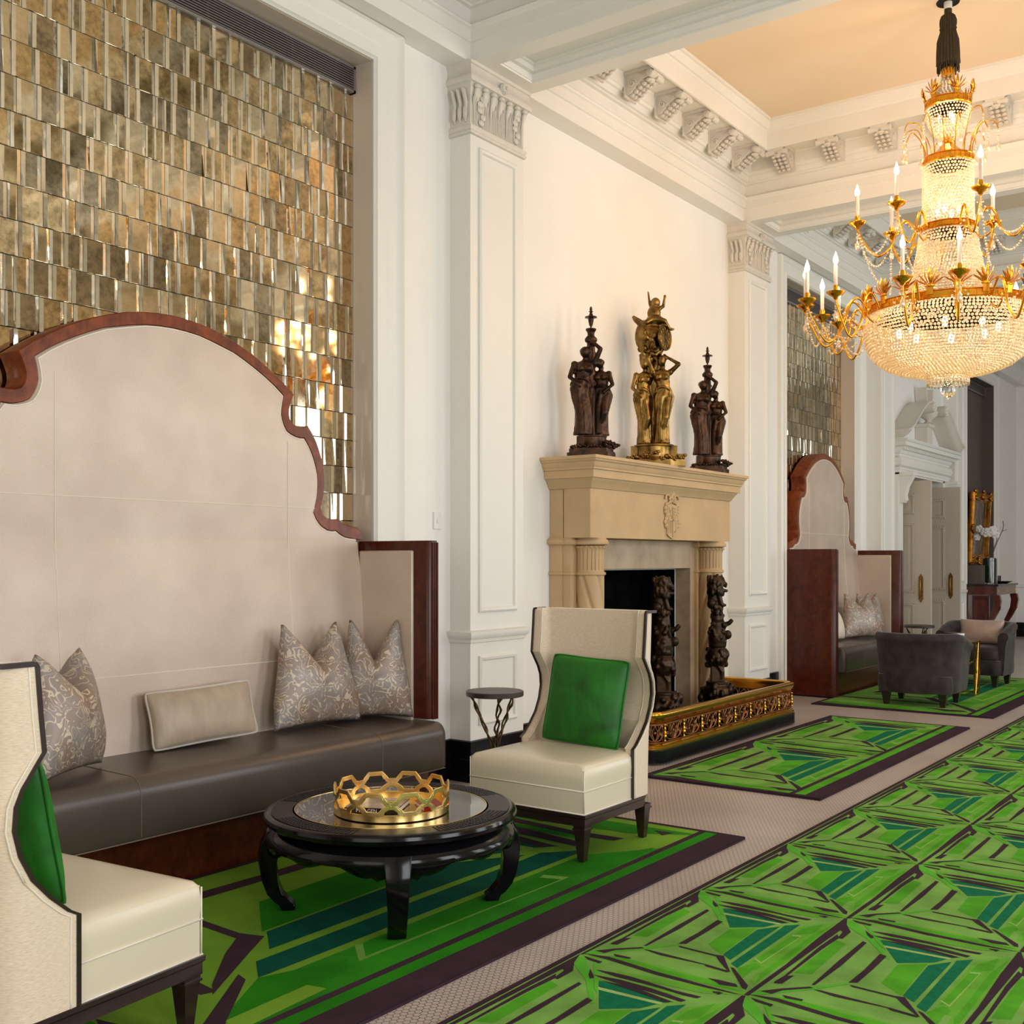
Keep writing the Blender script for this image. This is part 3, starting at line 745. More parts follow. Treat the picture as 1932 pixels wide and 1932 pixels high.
# ---------------------------------------------------------------- curved settees
OUT = [(3.46,2.664),(3.523,2.662),(3.60,2.656),(3.721,2.634),(3.841,2.599),(3.952,2.556),(4.057,2.505),(4.174,2.437),(4.271,2.366),(4.252,2.33),(4.235,2.285),(4.232,2.24),(4.25,2.208),(4.285,2.195),(4.335,2.194),(4.376,2.202),(4.429,2.140),(4.468,2.062),(4.492,1.99),(4.503,1.92),(4.502,1.858),(4.488,1.79),(4.474,1.745),(4.492,1.705),(4.53,1.684),(4.575,1.680),(4.605,1.684),(4.65,1.660),(4.713,1.644),(4.76,1.640),(4.795,1.628),(4.812,1.60),(4.817,1.566)]
INN = [(3.46,2.600),(3.523,2.598),(3.60,2.592),(3.68,2.578),(3.841,2.538),(3.952,2.492),(4.101,2.415),(4.19,2.352),(4.176,2.30),(4.172,2.25),(4.185,2.20),(4.215,2.158),(4.26,2.136),(4.31,2.128),(4.345,2.130),(4.385,2.08),(4.42,2.01),(4.442,1.94),(4.446,1.87),(4.436,1.80),(4.412,1.722),(4.43,1.685),(4.47,1.642),(4.52,1.618),(4.56,1.612),(4.59,1.616),(4.63,1.592),(4.67,1.578),(4.71,1.573),(4.76,1.571)]
def settee(loc, k, label):
    # local: x out from the wall plane, y along the wall, k = width scale
    t = thing('curved_settee', label, 'settee', loc)
    O = [((y-3.46)*k, z) for y, z in OUT]; I = [((y-3.46)*k, z) for y, z in INN]
    hw = 1.357*k; yi = 1.335*k
    f = MB()
    for sg in (1, -1):
        for a in range(len(O)-1):
            pass
    ring = [(-y, z) for y, z in reversed(O)]+O[1:]
    inn = [(-y, z) for y, z in reversed(I)]+I[1:]
    # strip between outer and inner outlines, sampled by arc length so that quads pair up
    def resample(P, idx, n):
        seg = []
        for a, b in zip(idx[:-1], idx[1:]):
            pts = P[a:b+1]; L = [0]
            for p, q in zip(pts[:-1], pts[1:]): L.append(L[-1]+math.dist(p, q))
            for j in range(n):
                s = L[-1]*j/n; i = max(q for q in range(len(L)) if L[q] <= s+1e-9); i = min(i, len(pts)-2)
                u = (s-L[i])/max(1e-9, L[i+1]-L[i]); seg.append((pts[i][0]+(pts[i+1][0]-pts[i][0])*u, pts[i][1]+(pts[i+1][1]-pts[i][1])*u))
        seg.append(P[idx[-1]]); return seg
    ho = resample(O, [0, 8, 15, 22, 26, 32], 10); hi = resample(I, [0, 7, 14, 20, 25, 29], 10)
    Ro = [(-y, z) for y, z in reversed(ho)]+ho[1:]; Ri = [(-y, z) for y, z in reversed(hi)]+hi[1:]
    xb, xf = -0.135, 0.022
    rings = []
    for (a, b), (c, d) in zip(Ro, Ri):
        rings.append([(xb, a, b), (xf-0.006, a, b), (xf, a+(c-a)*0.08, b+(d-b)*0.08), (xf, a+(c-a)*0.94, b+(d-b)*0.94), (xf-0.012, c, d), (xb, c, d)])
    f.loft(rings); f.build('back_frame', M['burl'], t, smooth=40)
    # upholstered back: shaped upper part, leaning lower part
    u = MB(); xu = 0.028
    zc = 1.62
    def zz(x_, y, z): return (x_, y, z)
    for sg in (1, -1):
        for (a, b), (c, d) in zip(hi[:-1], hi[1:]):
            pass
    poly = [(-y, z) for y, z in reversed(hi)]+hi[1:]
    poly = poly+[(poly[-1][0], 1.55), (poly[0][0], 1.55)]
    n = len(poly)
    shrink = [(y*(1-0.012/max(0.2, abs(y)) if abs(y) > 0.2 else 1), z-0.008 if z > 1.56 else z) for y, z in poly]
    vs = [(-0.05, y, z) for y, z in poly]+[(xu-0.012, y, z) for y, z in poly]+[(xu, y, z) for y, z in shrink]
    fs = [tuple(range(2*n, 3*n))]
    for q in (0, n):
        for i in range(n): fs.append((q+i, q+(i+1) % n, q+n+(i+1) % n, q+n+i))
    u.add(vs, fs)
    ye = poly[-3][0]
    u.loft([[(-0.05, -yi, 0.5), (0.11, -yi, 0.5), (0.11, yi, 0.5), (-0.05, yi, 0.5)], [(-0.05, -yi, 1.15), (0.06, -yi, 1.15), (0.06, yi, 1.15), (-0.05, yi, 1.15)], [(-0.05, -ye, 1.551), (xu, -ye, 1.551), (xu, ye, 1.551), (-0.05, ye, 1.551)]])
    u.build('upholstered_back', M['upholstery'], t, smooth=30)
    s = MB(); s.tube([(xu-0.001, y, z) for y, z in shrink[:-2]], 0.0045, seg=6)
    s.build('piping', M['piping'], t, smooth=180)
    s = MB()
    def xs(z): return xu+0.001 if z > 1.551 else (0.06+(xu-0.06)*(z-1.15)/0.401 if z > 1.15 else 0.11+(0.06-0.11)*(z-0.5)/0.65)
    ys = 0.755*k
    for yy, ztop in ((-0.64*k, 2.30), (0.755*k, 2.10)):
        s.tube([(xs(z)+0.0002, yy, z) for z in [0.5+(ztop-0.5)*q/30 for q in range(31)]], 0.0022, seg=5)
    s.tube([(xs(1.738), -0.95*k, 1.738), (xs(1.738), 0.955*k, 1.738)], 0.0022, seg=5)
    s.tube([(xs(0.90), -yi, 0.90), (xs(0.90), yi, 0.90)], 0.0022, seg=5)
    s.build('seam', M['piping'], t, smooth=0)
    # end panels: wooden frame, rounded front post, upholstered inside
    for sg, zb in ((1, 0.54), (-1, 0.016)):
        p = MB(); yo = sg*1.43*k if k < 1 else sg*1.425; ya = sg*yi
        if k < 1: yo = sg*(yi+0.085)
        w = abs(yo-ya); cy = (yo+ya)/2; x1 = 0.545
        x1 = 0.56
        plan = [(-0.10 if sg > 0 and False else 0.005, ya), (x1-0.05, ya)]
        plan = [(0.006, ya), (x1-0.03, ya), (x1-0.022, ya+sg*0.004), (x1, ya+sg*w*0.3), (x1+0.004, cy), (x1, yo-sg*w*0.3), (x1-0.03, yo-sg*0.006), (x1-0.055, yo), (0.006, yo)]
        p.loft([[(x_, y_, zb) for x_, y_ in plan], [(x_, y_, 1.548) for x_, y_ in plan], [(x_*0.999, cy+(y_-cy)*0.9, 1.556) for x_, y_ in plan]])
        for q in range(3):
            yy = ya+(yo-ya)*(0.3+0.2*q); p.tube([(x1+0.002, yy, zb), (x1+0.002, yy, 1.545)], 0.007, seg=8)
        e = p.build('end_panel', M['redwood'], t, smooth=35)
        q = MB(); q.box(0.03, min(ya, ya-sg*0.022), 0.5, x1-0.115, max(ya, ya-sg*0.022), 1.50); q.build('panel_upholstery', M['upholstery'], e, smooth=30, bevel=0.008)
    # seat
    s = MB(); x1 = 0.64
    y0, y1 = -yi+0.002, yi+0.075
    prof = [(0.0, 0.27), (x1-0.012, 0.27), (x1, 0.285), (x1, 0.45)]+[(x1-0.07+0.07*math.cos(a), 0.455+0.075*math.sin(a)) for a in [PI/2*j/8 for j in range(1, 8)]]+[(x1-0.09, 0.531), (0.17, 0.538), (0.0, 0.538)]
    rings = []
    for yy, sc in ((y0, 0.975), (y0+0.012, 0.995), (y0+0.03, 1), (y1-0.06, 1), (y1-0.025, 0.99), (y1-0.006, 0.965), (y1, 0.93)):
        rings.append([(x_*sc if x_ > 0.3 else x_, yy, 0.27+(z_-0.27)*(sc if z_ > 0.3 else 1)) for x_, z_ in prof])
    s.loft(rings); st = s.build('seat', M['leather'], t, smooth=50)
    s = MB()
    for yy in (-0.62*k, 0.86*k): s.tube([(x_+0.0008, yy, z_+0.0008) for x_, z_ in prof[1:-1]], 0.0016, seg=5)
    s.tube([(x1-0.003, y0+0.02, 0.272), (x1-0.003, y1-0.03, 0.272)], 0.003, seg=5)
    s.build('stitching', M['stitch'], st, smooth=0)
    s = MB(); s.box(0.0, -yi-0.0, 0.0, 0.50, yi+0.06, 0.27); s.build('plinth', M['redwood'], t, smooth=0, bevel=0.004)
    return t
settee((XL, 3.46, 0), 1.0, 'large settee with tall scalloped back and brown leather seat behind the round table')
settee((XL, 12.43, 0), 0.80, 'far settee with tall scalloped back in the niche beyond the fireplace')

# ---------------------------------------------------------------- pillows
def pillow_mesh(w, h, th, dip=0.0, corner=0.12, n=26, pinch=0.06, sag=0.0, seed=0, rnd_c=0.045):
    m = MB(); rnd = random.Random(seed); ph = rnd.uniform(0, 6)
    def P(i, j, s):
        u, v = -1+2*i/n, -1+2*j/n
        cr = 1-(0 if dip else rnd_c)*(u*u*v*v)**3
        bu, bv = 1-pinch*(1-v*v), 1-pinch*(1-u*u)
        x = u*w/2*bu*cr; z = v*h/2*bv*cr
        if dip:
            q = max(0, (v+0.5)/1.5); x *= 1-0.30*q**1.2+0.10*(1-q)**2; z -= dip*max(0, 1-abs(u)/0.9)**1.25*q**1.1
        e = max(0.0, (1-abs(u)**2.6))*max(0.0, (1-abs(v)**2.6))
        y = s*th/2*e**0.55*(1+0.05*math.sin(3.1*u+ph)*math.cos(2.3*v))
        if dip: y *= 1+0.35*math.exp(-(u/0.35)**2)*max(0, v)
        z -= sag*(1-u*u)
        return (x, y, z)
    idx = {}
    vs = []
    for s in (1, -1):
        for i in range(n+1):
            for j in range(n+1):
                edge = i in (0, n) or j in (0, n)
                if s < 0 and edge: idx[(s, i, j)] = idx[(1, i, j)]
                else: idx[(s, i, j)] = len(vs); vs.append(P(i, j, s))
    fs = []
    for s in (1, -1):
        for i in range(n):
            for j in range(n):
                q = (idx[(s, i, j)], idx[(s, i+1, j)], idx[(s, i+1, j+1)], idx[(s, i, j+1)])
                fs.append(q if s < 0 else tuple(reversed(q)))
    m.add(vs, fs)
    edge = [P(i, 0, 1) for i in range(n)]+[P(n, j, 1) for j in range(n)]+[P(n-i, n, 1) for i in range(n)]+[P(0, n-j, 1) for j in range(n)]
    return m, edge
def pillow(name, label, loc, rz, tilt, roll, w, h, th, mat, pip=None, dip=0.0, pinch=0.06, group=None, seed=0, yaw=0):
    # loc = centre of the bottom edge; tilt leans the top backwards
    t = thing(name, label, 'cushion', loc, rz, group)
    m, e = pillow_mesh(w, h, th, dip, pinch=pinch, seed=seed)
    R = Matrix.Rotation(tilt, 4, 'X') @ Matrix.Rotation(roll, 4, 'Y') @ Matrix.Translation((0, 0, h/2))
    for k in range(len(m.v)): m.v[k] = tuple(R @ Vector(m.v[k]))
    m.build('cover', mat, t, smooth=180)
    if pip:
        p = MB(); p.tube([tuple(R @ Vector(q)) for q in e], 0.0055, seg=6, loop=True); p.build('piping', pip, t, smooth=180)
    return t
# local y of a pillow is its facing axis; rz=-pi/2 turns local -y... front (+y) to world +x
FX = -PI/2
pillow('damask_cushion', 'silver damask cushion at the left end of the near settee, beside the left slipper chair', (-4.24, 2.66, 0.548), FX+0.50, 0.10, 0.0, 0.50, 0.52, 0.24, M['damask'], dip=0.16, seed=1)
pillow('lumbar_cushion', 'champagne velvet lumbar cushion with pale piping in the middle of the near settee', (-4.42, 3.52, 0.552), FX-0.06, 0.24, 0.03, 0.62, 0.28, 0.13, M['cushion_silk'], M['greypiping'], pinch=0.05, seed=2)
pillow('damask_cushion', 'front one of the two silver damask cushions at the right end of the near settee', (-4.39, 4.24, 0.548), FX-0.10, 0.16, 0.0, 0.54, 0.56, 0.18, M['damask'], dip=0.22, seed=3)
pillow('damask_cushion', 'rear one of the two silver damask cushions, leaning on the near settee end panel', (-4.34, 4.62, 0.548), FX-0.75, 0.10, 0.0, 0.40, 0.56, 0.15, M['damask'], dip=0.22, seed=4)
pillow('lumbar_cushion', 'cream cushion half hidden behind the dark end panel of the far settee', (-4.36, 12.10, 0.548), FX, 0.25, 0.0, 0.50, 0.33, 0.15, M['cream_cush'], seed=5)
pillow('damask_cushion', 'front damask cushion on the far settee', (-4.26, 12.70, 0.548), FX-0.5, 0.25, 0.0, 0.52, 0.52, 0.17, M['damask'], dip=0.15, seed=6)
pillow('damask_cushion', 'rear damask cushion against the far settee end panel', (-4.33, 13.16, 0.548), FX-0.45, 0.15, 0.0, 0.46, 0.50, 0.16, M['damask'], dip=0.16, seed=7)

# ---------------------------------------------------------------- slipper chairs (front is local +y)
def slipper(loc, rz, label):
    t = thing('slipper_chair', label, 'chair', loc, rz)
    hw = 0.345; yf = 0.33; yb = -0.33
    m = MB()
    plan = [(-hw, yf), (-hw, yb+0.10), (-hw+0.03, yb+0.03), (-hw+0.10, yb), (hw-0.10, yb), (hw-0.03, yb+0.03), (hw, yb+0.10), (hw, yf)]
    def ring(s, z): return [(x*s, y*s, z) for x, y in plan]
    m.loft([ring(1.0, 0.17), ring(1.0, 0.205), ring(1.02, 0.212), ring(1.02, 0.226)])
    m.build('base_frame', M['espresso'], t, smooth=30)
    for sx in (-1, 1):
        for sy in (-1, 1):
            l = MB(); cx, cy = sx*(hw-0.035), (yf-0.035 if sy > 0 else yb+0.05)
            l.taper((cx, cy), (0.016, 0.016), (0.03, 0.03), 0.0, 0.152); l.taper((cx, cy), (0.035, 0.035), (0.035, 0.035), 0.15, 0.158); l.taper((cx, cy), (0.031, 0.031), (0.031, 0.031), 0.157, 0.175)
            l.build('leg', M['espresso'], t, smooth=0)
    # seat block with box cushion
    def rr(x0, x1, y0, y1, z, r, c=4):
        out = []
        for cx, cy, a in ((x1-r, y1-r, 0), (x0+r, y1-r, PI/2), (x0+r, y0+r, PI), (x1-r, y0+r, 1.5*PI)):
            for k in range(c+1): out.append((cx+r*math.cos(a+PI/2*k/c), cy+r*math.sin(a+PI/2*k/c), z))
        return out
    b = MB(); X = hw-0.004
    b.loft([rr(-X, X, yb+0.12, yf, 0.227, 0.012), rr(-X, X, yb+0.12, yf, 0.336, 0.012)])
    st = b.build('seat', M['cream_leather'], t, smooth=35)
    c = MB()
    c.loft([rr(-X, X, yb+0.12, yf, 0.338, 0.012), rr(-X-0.003, X+0.003, yb+0.12, yf+0.003, 0.39, 0.014), rr(-X, X, yb+0.12, yf, 0.436, 0.016), rr(-X+0.012, X-0.012, yb+0.12, yf-0.012, 0.452, 0.02), rr(-X+0.05, X-0.05, yb+0.12, yf-0.05, 0.462, 0.03), rr(-X+0.15, X-0.15, yb+0.16, yf-0.15, 0.468, 0.05), rr(-X+0.25, X-0.25, yb+0.2, yf-0.22, 0.470, 0.04)])
    c.build('seat_cushion', M['cream_leather'], st, smooth=50)
    p = MB()
    for z in (0.229, 0.337): p.tube([(-X-0.002, yb+0.14, z), (-X-0.002, yf+0.001, z), (X+0.002, yf+0.001, z), (X+0.002, yb+0.14, z)], 0.0035, seg=6)
    p.tube([(-X+0.006, yb+0.14, 0.437), (-X+0.006, yf-0.004, 0.437), (X-0.006, yf-0.004, 0.437), (X-0.006, yb+0.14, 0.437)], 0.0022, seg=6)
    for sx in (-1, 1): p.tube([(sx*X, yf-0.001, 0.23), (sx*X, yf-0.001, 0.435)], 0.003, seg=6)
    p.build('piping', M['piping'], st, smooth=180)
    # winged back: side profile gives wing front edge as a function of height
    prof = [(-0.12, 0.227), (-0.12, 0.475), (-0.15, 0.492), (-0.205, 0.54), (-0.26, 0.60), (-0.297, 0.67), (-0.315, 0.74), (-0.31, 0.80), (-0.29, 0.845), (-0.25, 0.90), (-0.228, 0.93), (-0.238, 1.02), (-0.25, 1.155), (-0.258, 1.168)]
    zs = [p_[1] for p_ in prof]
    def wing(z):
        for a, b_ in zip(prof[:-1], prof[1:]):
            if a[1] <= z <= b_[1]: return a[0]+(b_[0]-a[0])*(z-a[1])/max(1e-6, b_[1]-a[1])
        return prof[-1][0]
    Z = sorted(set(zs+[0.25+0.05*k for k in range(18)]))
    def back_y(z): return yb-0.005-0.035*max(0, (z-0.3)/0.88)
    def halfw(z): return hw+0.004+0.004*max(0, (z-0.45)/0.73)
    rings = []; R_ = 0.09
    for z in Z:
        h = halfw(z); by = back_y(z); wy = wing(z); th = 0.05; q = 0.0
        if z > 1.16: q = 0.010
        wy = max(wy, by+0.03); R_ = min(0.09, (wy-by)*0.9)
        outer = [(-h+q, wy-q)]+[(-h+q+0.0, by+R_)]+[(-h+q+R_*(1-math.cos(a)), by+q+R_*(1-math.sin(a))) for a in (PI/8, PI/4, 3*PI/8)]+[(-h+R_, by+q), (0, by+q-0.004), (h-R_, by+q)]+[(h-q-R_*(1-math.cos(a)), by+q+R_*(1-math.sin(a))) for a in (3*PI/8, PI/4, PI/8)]+[(h-q, by+R_), (h-q, wy-q)]
        hi_ = h-th; bi = min(by+0.075, wy-0.012); r2 = min(0.055, (wy-bi)*0.8)
        inner = [(hi_+q+0.004, wy-q)]+[(hi_+q, bi+r2)]+[(hi_-r2*(1-math.cos(a)), bi+r2*(1-math.sin(a))) for a in (PI/6, PI/3)]+[(hi_-r2, bi), (0, bi+0.012), (-hi_+r2, bi)]+[(-hi_+r2*(1-math.cos(a)), bi+r2*(1-math.sin(a))) for a in (PI/3, PI/6)]+[(-hi_-q, bi+r2), (-hi_-q-0.004, wy-q)]
        rings.append([(x, y, z) for x, y in outer+inner])
    k = MB(); k.loft(rings); bk = k.build('winged_back', M['chair_fabric'], t, smooth=40)
    for sx in (-1, 1):
        d = MB()
        pts = [(sx*(halfw(z)-0.006), max(wing(z), back_y(z)+0.03)+0.004, z) for z in Z]
        rg = [[(p_[0]-sx*0.0, p_[1]-0.008, p_[2]), (p_[0]+sx*0.009, p_[1]-0.008, p_[2]), (p_[0]+sx*0.009, p_[1]+0.006, p_[2]), (p_[0]-sx*0.004, p_[1]+0.006, p_[2])] for p_ in pts]
        d.loft(rg)
        zt = 1.168; d.box(min(sx*(halfw(zt)-0.012), sx*(halfw(zt)+0.004)), back_y(zt)+0.02, zt-0.012, max(sx*(halfw(zt)-0.012), sx*(halfw(zt)+0.004)), wing(zt), zt+0.002)
        d.build('wood_edge', M['espresso'], bk, smooth=30)
    for sx in (-1, 1):
        p = MB()
        for off, ox in ((0.03, 0.0035), ):
            p.tube([(sx*(halfw(z)+0.001), max(wing(z), back_y(z)+0.03)-0.022, z) for z in Z if z < 1.16], 0.0028, seg=6)
        p.tube([(sx*(halfw(z)-0.052), max(wing(z), back_y(z)+0.03)-0.004, z) for z in Z if 0.47 < z < 1.17], 0.0035, seg=6)
        p.build('piping', M['piping'], bk, smooth=180)
    return t
slipper((-3.15, 4.75, 0.015), PI, 'cream slipper chair with winged back standing before the fireplace, facing the camera')
slipper((-3.075, 1.818, 0.015), math.radians(5), 'cream slipper chair cut off at the left edge, its side and seat towards the camera')
pillow('green_velvet_pillow', 'square emerald velvet pillow on the slipper chair before the fireplace', (-3.12, 4.86, 0.486), PI+0.03, 0.20, -0.05, 0.47, 0.46, 0.14, M['velvet_green'], M['velvet_green'], pinch=0.04, seed=11)
pillow('green_velvet_pillow', 'emerald velvet pillow seen edge-on in the slipper chair at the left edge', (-3.05, 1.74, 0.486), 0.09, 0.20, 0.0, 0.47, 0.44, 0.15, M['velvet_green'], M['velvet_green'], pinch=0.04, seed=12)

# ---------------------------------------------------------------- round black coffee table with tray
def coffee():
    t = thing('coffee_table', 'low round black lacquer table with glass top and curved legs', 'table', (-3.136, 3.44, 0.015))
    ZT = 0.407; R = 0.523
    m = MB(); m.lathe([(0.0, ZT-0.05), (R-0.05, ZT-0.05), (R-0.02, ZT-0.046), (R-0.004, ZT-0.034), (R, ZT-0.02), (R-0.004, ZT-0.008), (R-0.014, ZT-0.001), (R-0.024, ZT+0.0), (R-0.03, ZT-0.003), (0.40, ZT-0.003), (0.395, ZT-0.006), (0, ZT-0.006)], 96)
    tp = m.build('table_top', M['lacquer'], t, smooth=30)
    m = MB(); m.lathe([(0.405, ZT-0.0025), (0.405, ZT-0.001), (R-0.033, ZT-0.001), (R-0.033, ZT-0.0025)], 96)
    # raised key fret round the rim, in four runs
    for q in range(4):
        a0 = PI/4*(2*q)+PI/4+0.35
        for i in range(22):
            for j in range(5):
                a = a0+i*0.041; r = 0.418+j*0.016
                if (i+j) % 2 == 0: m.box(*(0, 0, 0, 0, 0, 0)) if False else None
                c, s_ = math.cos(a), math.sin(a); w = 0.0055
                e1 = (c, s_); e2 = (-s_, c)
                vs = [(r*c+sx*w*e1[0]+sy*w*e2[0], r*s_+sx*w*e1[1]+sy*w*e2[1], z) for z in (ZT-0.001, ZT+0.0012) for sx, sy in ((-1, -1), (1, -1), (1, 1), (-1, 1))]
                m.add(vs, [(3, 2, 1, 0), (4, 5, 6, 7), (0, 1, 5, 4), (1, 2, 6, 5), (2, 3, 7, 6), (3, 0, 4, 7)])
    m.build('carved_rim', M['lacquer_carved'], tp, smooth=0)
    m = MB(); m.lathe([(0, ZT-0.005), (0.392, ZT-0.005), (0.396, ZT-0.002), (0.394, ZT), (0, ZT)], 96); m.build('glass_inset', M['table_glass'], tp, smooth=20)
    m = MB(); m.lathe([(0.394, ZT-0.004), (0.3945, ZT+0.0015), (0.398, ZT+0.0015), (0.3985, ZT-0.004)], 96); m.build('gold_line', M['tray_gold'], tp, smooth=20)
    # bulging scalloped apron
    n = 160; rings = []
    legs = [PI/4+PI/2*q for q in range(4)]
    for k in range(n):
        a = 2*PI*k/n; d = min(abs((a-l+PI) % (2*PI)-PI) for l in legs)   # 0 at a leg, pi/4 midway
        sc = 0.5-0.5*math.cos(d/(PI/4)*PI*2.0)
        zb = 0.262+0.016*math.cos(d*4*3)-0.012*math.cos(d*4)+(-0.02 if d < 0.16 else 0)
        pr = [(R-0.055, ZT-0.052), (R-0.045, ZT-0.062), (R-0.022, ZT-0.08), (R-0.008, ZT-0.10), (R-0.008, ZT-0.12), (R-0.025, zb+0.008), (R-0.04, zb), (R-0.06, zb+0.004), (R-0.06, ZT-0.055)]
        rings.append([(r*math.cos(a), r*math.sin(a), z) for r, z in pr])
    m = MB(); m.loft(rings, loop=True); m.build('apron', M['lacquer'], t, smooth=60)
    for l in legs:
        m = MB(); c, s_ = math.cos(l), math.sin(l)
        path = [(R-0.052, 0.33, 0.052, 0.04), (R-0.035, 0.28, 0.05, 0.048), (R-0.02, 0.23, 0.046, 0.042), (R-0.018, 0.18, 0.041, 0.037), (R-0.026, 0.12, 0.038, 0.034), (R-0.045, 0.07, 0.036, 0.034), (R-0.075, 0.035, 0.036, 0.034), (R-0.095, 0.022, 0.037, 0.034), (R-0.10, 0.0, 0.036, 0.03)]
        rg = []
        for r, z, hw, hd in path:
            loc = [(-hd, -hw), (hd*0.8, -hw), (hd, 0), (hd*0.8, hw), (-hd, hw)]
            rg.append([((r+a)*c-b*s_, (r+a)*s_+b*c, z) for a, b in loc])
        m.loft(rg); m.build('leg', M['lacquer'], t, smooth=50, bevel=0.004)
    return ZT
ZT = coffee()
def tray():
    cx, cy = -3.075, 3.375; R = 0.233
    t = thing('round_tray', 'round polished gold tray with pierced honeycomb gallery on the coffee table', 'tray', (cx, cy, ZT+0.0155))
    m = MB(); m.lathe([(0, 0.001), (R-0.002, 0.001), (R+0.002, 0.004), (R+0.003, 0.03), (R-0.001, 0.032), (R-0.004, 0.028), (R-0.004, 0.007), (0, 0.006)], 96)
    m.build('tray_base', M['tray_gold'], t, smooth=30)
    g = MB(); N = 10
    def P(a, z): return (R*math.cos(a), R*math.sin(a), z)
    hx = 2*PI/N; z0, z1 = 0.03, 0.108
    def ribbon(pts, w=0.0092):     # flat band on the cylinder, pts in (angle, z)
        rg = []
        for i, (a, z) in enumerate(pts):
            p, q = pts[max(i-1, 0)], pts[min(i+1, len(pts)-1)]
            da, dz = (q[0]-p[0])*R, q[1]-p[1]; L = math.hypot(da, dz) or 1
            na, nz = -dz/L*w/R, da/L*w
            rg.append([((R+o)*math.cos(a+s*na), (R+o)*math.sin(a+s*na), z+s*nz) for o, s in ((-0.0035, -1), (0.0035, -1), (0.0035, 1), (-0.0035, 1))])
        g.loft(rg)
    for k in range(N):
        a = k*hx+0.1
        # flat-topped octagonal cell
        u = hx
        cell = [(a-0.20*u, z1), (a+0.20*u, z1), (a+0.30*u, z1-0.018), (a+0.36*u, z1-0.03), (a+0.5*u, (z0+z1)/2+0.0)]
        ribbon(cell); ribbon([(2*a-x, z) for x, z in cell])
        low = [(a-0.17*u, z0+0.004), (a+0.17*u, z0+0.004), (a+0.27*u, z0+0.018), (a+0.5*u, (z0+z1)/2)]
        ribbon(low); ribbon([(2*a-x, z) for x, z in low])
        c = a+0.5*u
        ribbon([(c-0.25*u, z0), (c-0.2*u, z0+0.018), (c-0.08*u, z0+0.03), (c+0.08*u, z0+0.03), (c+0.2*u, z0+0.018), (c+0.25*u, z0)], 0.007)
        ribbon([(c-0.3*u, z1), (c-0.24*u, z1-0.018), (c-0.1*u, z1-0.028), (c+0.1*u, z1-0.028), (c+0.24*u, z1-0.018), (c+0.3*u, z1)], 0.0065)
    g.build('honeycomb_gallery', M['tray_gold'], t, smooth=50, bevel=0.0015)
    z = ZT+0.0225
    def book(label, x, y, rz, w, d, h, cover, zb, text=None):
        b = thing('book', label, 'book', (x, y, zb), rz)
        c = MB(); c.box(-w/2, -d/2, 0, w/2, d/2, 0.0025); c.box(-w/2, -d/2, h-0.0025, w/2, d/2, h); c.box(-w/2, -d/2, 0, w/2, -d/2+0.003, h)
        c.build('cover', cover, b, smooth=0)
        p = MB(); p.box(-w/2+0.004, -d/2+0.003, 0.0025, w/2-0.004, d/2-0.004, h-0.0025); p.build('pages', M['paper'], b, smooth=0)
        return b
    b1 = book('black-spined paperback with white lettering lying in the gold tray', cx-0.05, cy-0.03, PHI-0.16, 0.22, 0.20, 0.022, M['book_black'], z)
    j = MB(); j.box(-0.109, -0.099, 0, 0.109, 0.099, 0.0012); o = j.build('printed_jacket', M['book_grey'], b1, smooth=0); o.location = (0, 0, 0.0221)
    b2 = book('red book with pale pages lying beside the black one in the gold tray', cx+0.115, cy+0.105, PHI+0.35, 0.09, 0.15, 0.02, M['book_red'], z)
    for s, xx, sz in (('MIC', -0.022, 0.017), ('GEN', 0.026, 0.015)):
        cu = bpy.data.curves.new('lettering', 'FONT'); cu.body = s; cu.size = sz*1.35; cu.align_x = 'CENTER'; cu.extrude = 0.0003
        ob = bpy.data.objects.new('lettering', cu); C.objects.link(ob)
        bpy.context.view_layer.update()
        me = bpy.data.meshes.new_from_object(ob.evaluated_get(bpy.context.evaluated_depsgraph_get()))
        bpy.data.objects.remove(ob); me.materials.clear(); me.materials.append(M['textwhite'])
        ob = bpy.data.objects.new('lettering', me); C.objects.link(ob); ob.parent = b1
        ob.location = (xx-0.02, -0.1006, 0.005); ob.rotation_euler = (PI/2, 0, 0)
tray()

# ---------------------------------------------------------------- small twig-leg side tables
def twig_table(loc, rz, label, R=0.178, H=0.64, base=0.0):
    t = thing('side_table', label, 'table', loc, rz)
    m = MB(); m.lathe([(0, H-0.032), (R-0.004, H-0.032), (R, H-0.028), (R, H-0.004), (R-0.004, H), (0, H)], 48); m.build('table_top', M['top_brown'], t, smooth=30)
    for k in range(3):
        a = 2*PI*k/3+0.25; m = MB(); rnd = random.Random(k)
        for s in (0, 1):
            pts = []
            for i in range(34):
                q = i/33; z = (H-0.033)*(1-q)+0.004
                r = 0.135-0.27*q+0.0 if q < 0.45 else 0.0135+(q-0.45)*0.28*(-1 if False else 1)
                r = 0.14*(1-q/0.5)+0.018 if q < 0.5 else 0.018+0.10*((q-0.5)/0.5)**1.3
                w = 0.012*math.sin(q*19+s*PI+k)+0.004*math.sin(q*47+k)
                w2 = 0.012*math.cos(q*19+s*PI+k)
                pts.append((r*math.cos(a)-w*math.sin(a)+w2*math.cos(a)*0.5, r*math.sin(a)+w*math.cos(a)+w2*math.sin(a)*0.5, z))
            m.tube(pts, [0.0085-0.003*abs(math.sin(i*0.8)) for i in range(34)], seg=7)
        m.build('leg', M['iron_brown'], t, smooth=180)
    return t
twig_table((-4.12, 5.46, 0), 1.1, 'small round dark table on twisted twig legs between settee and near pilaster')
twig_table((-4.2, 14.65, 0), 1.2, 'small round dark side table in front of the open double doors', R=0.19, H=0.60)
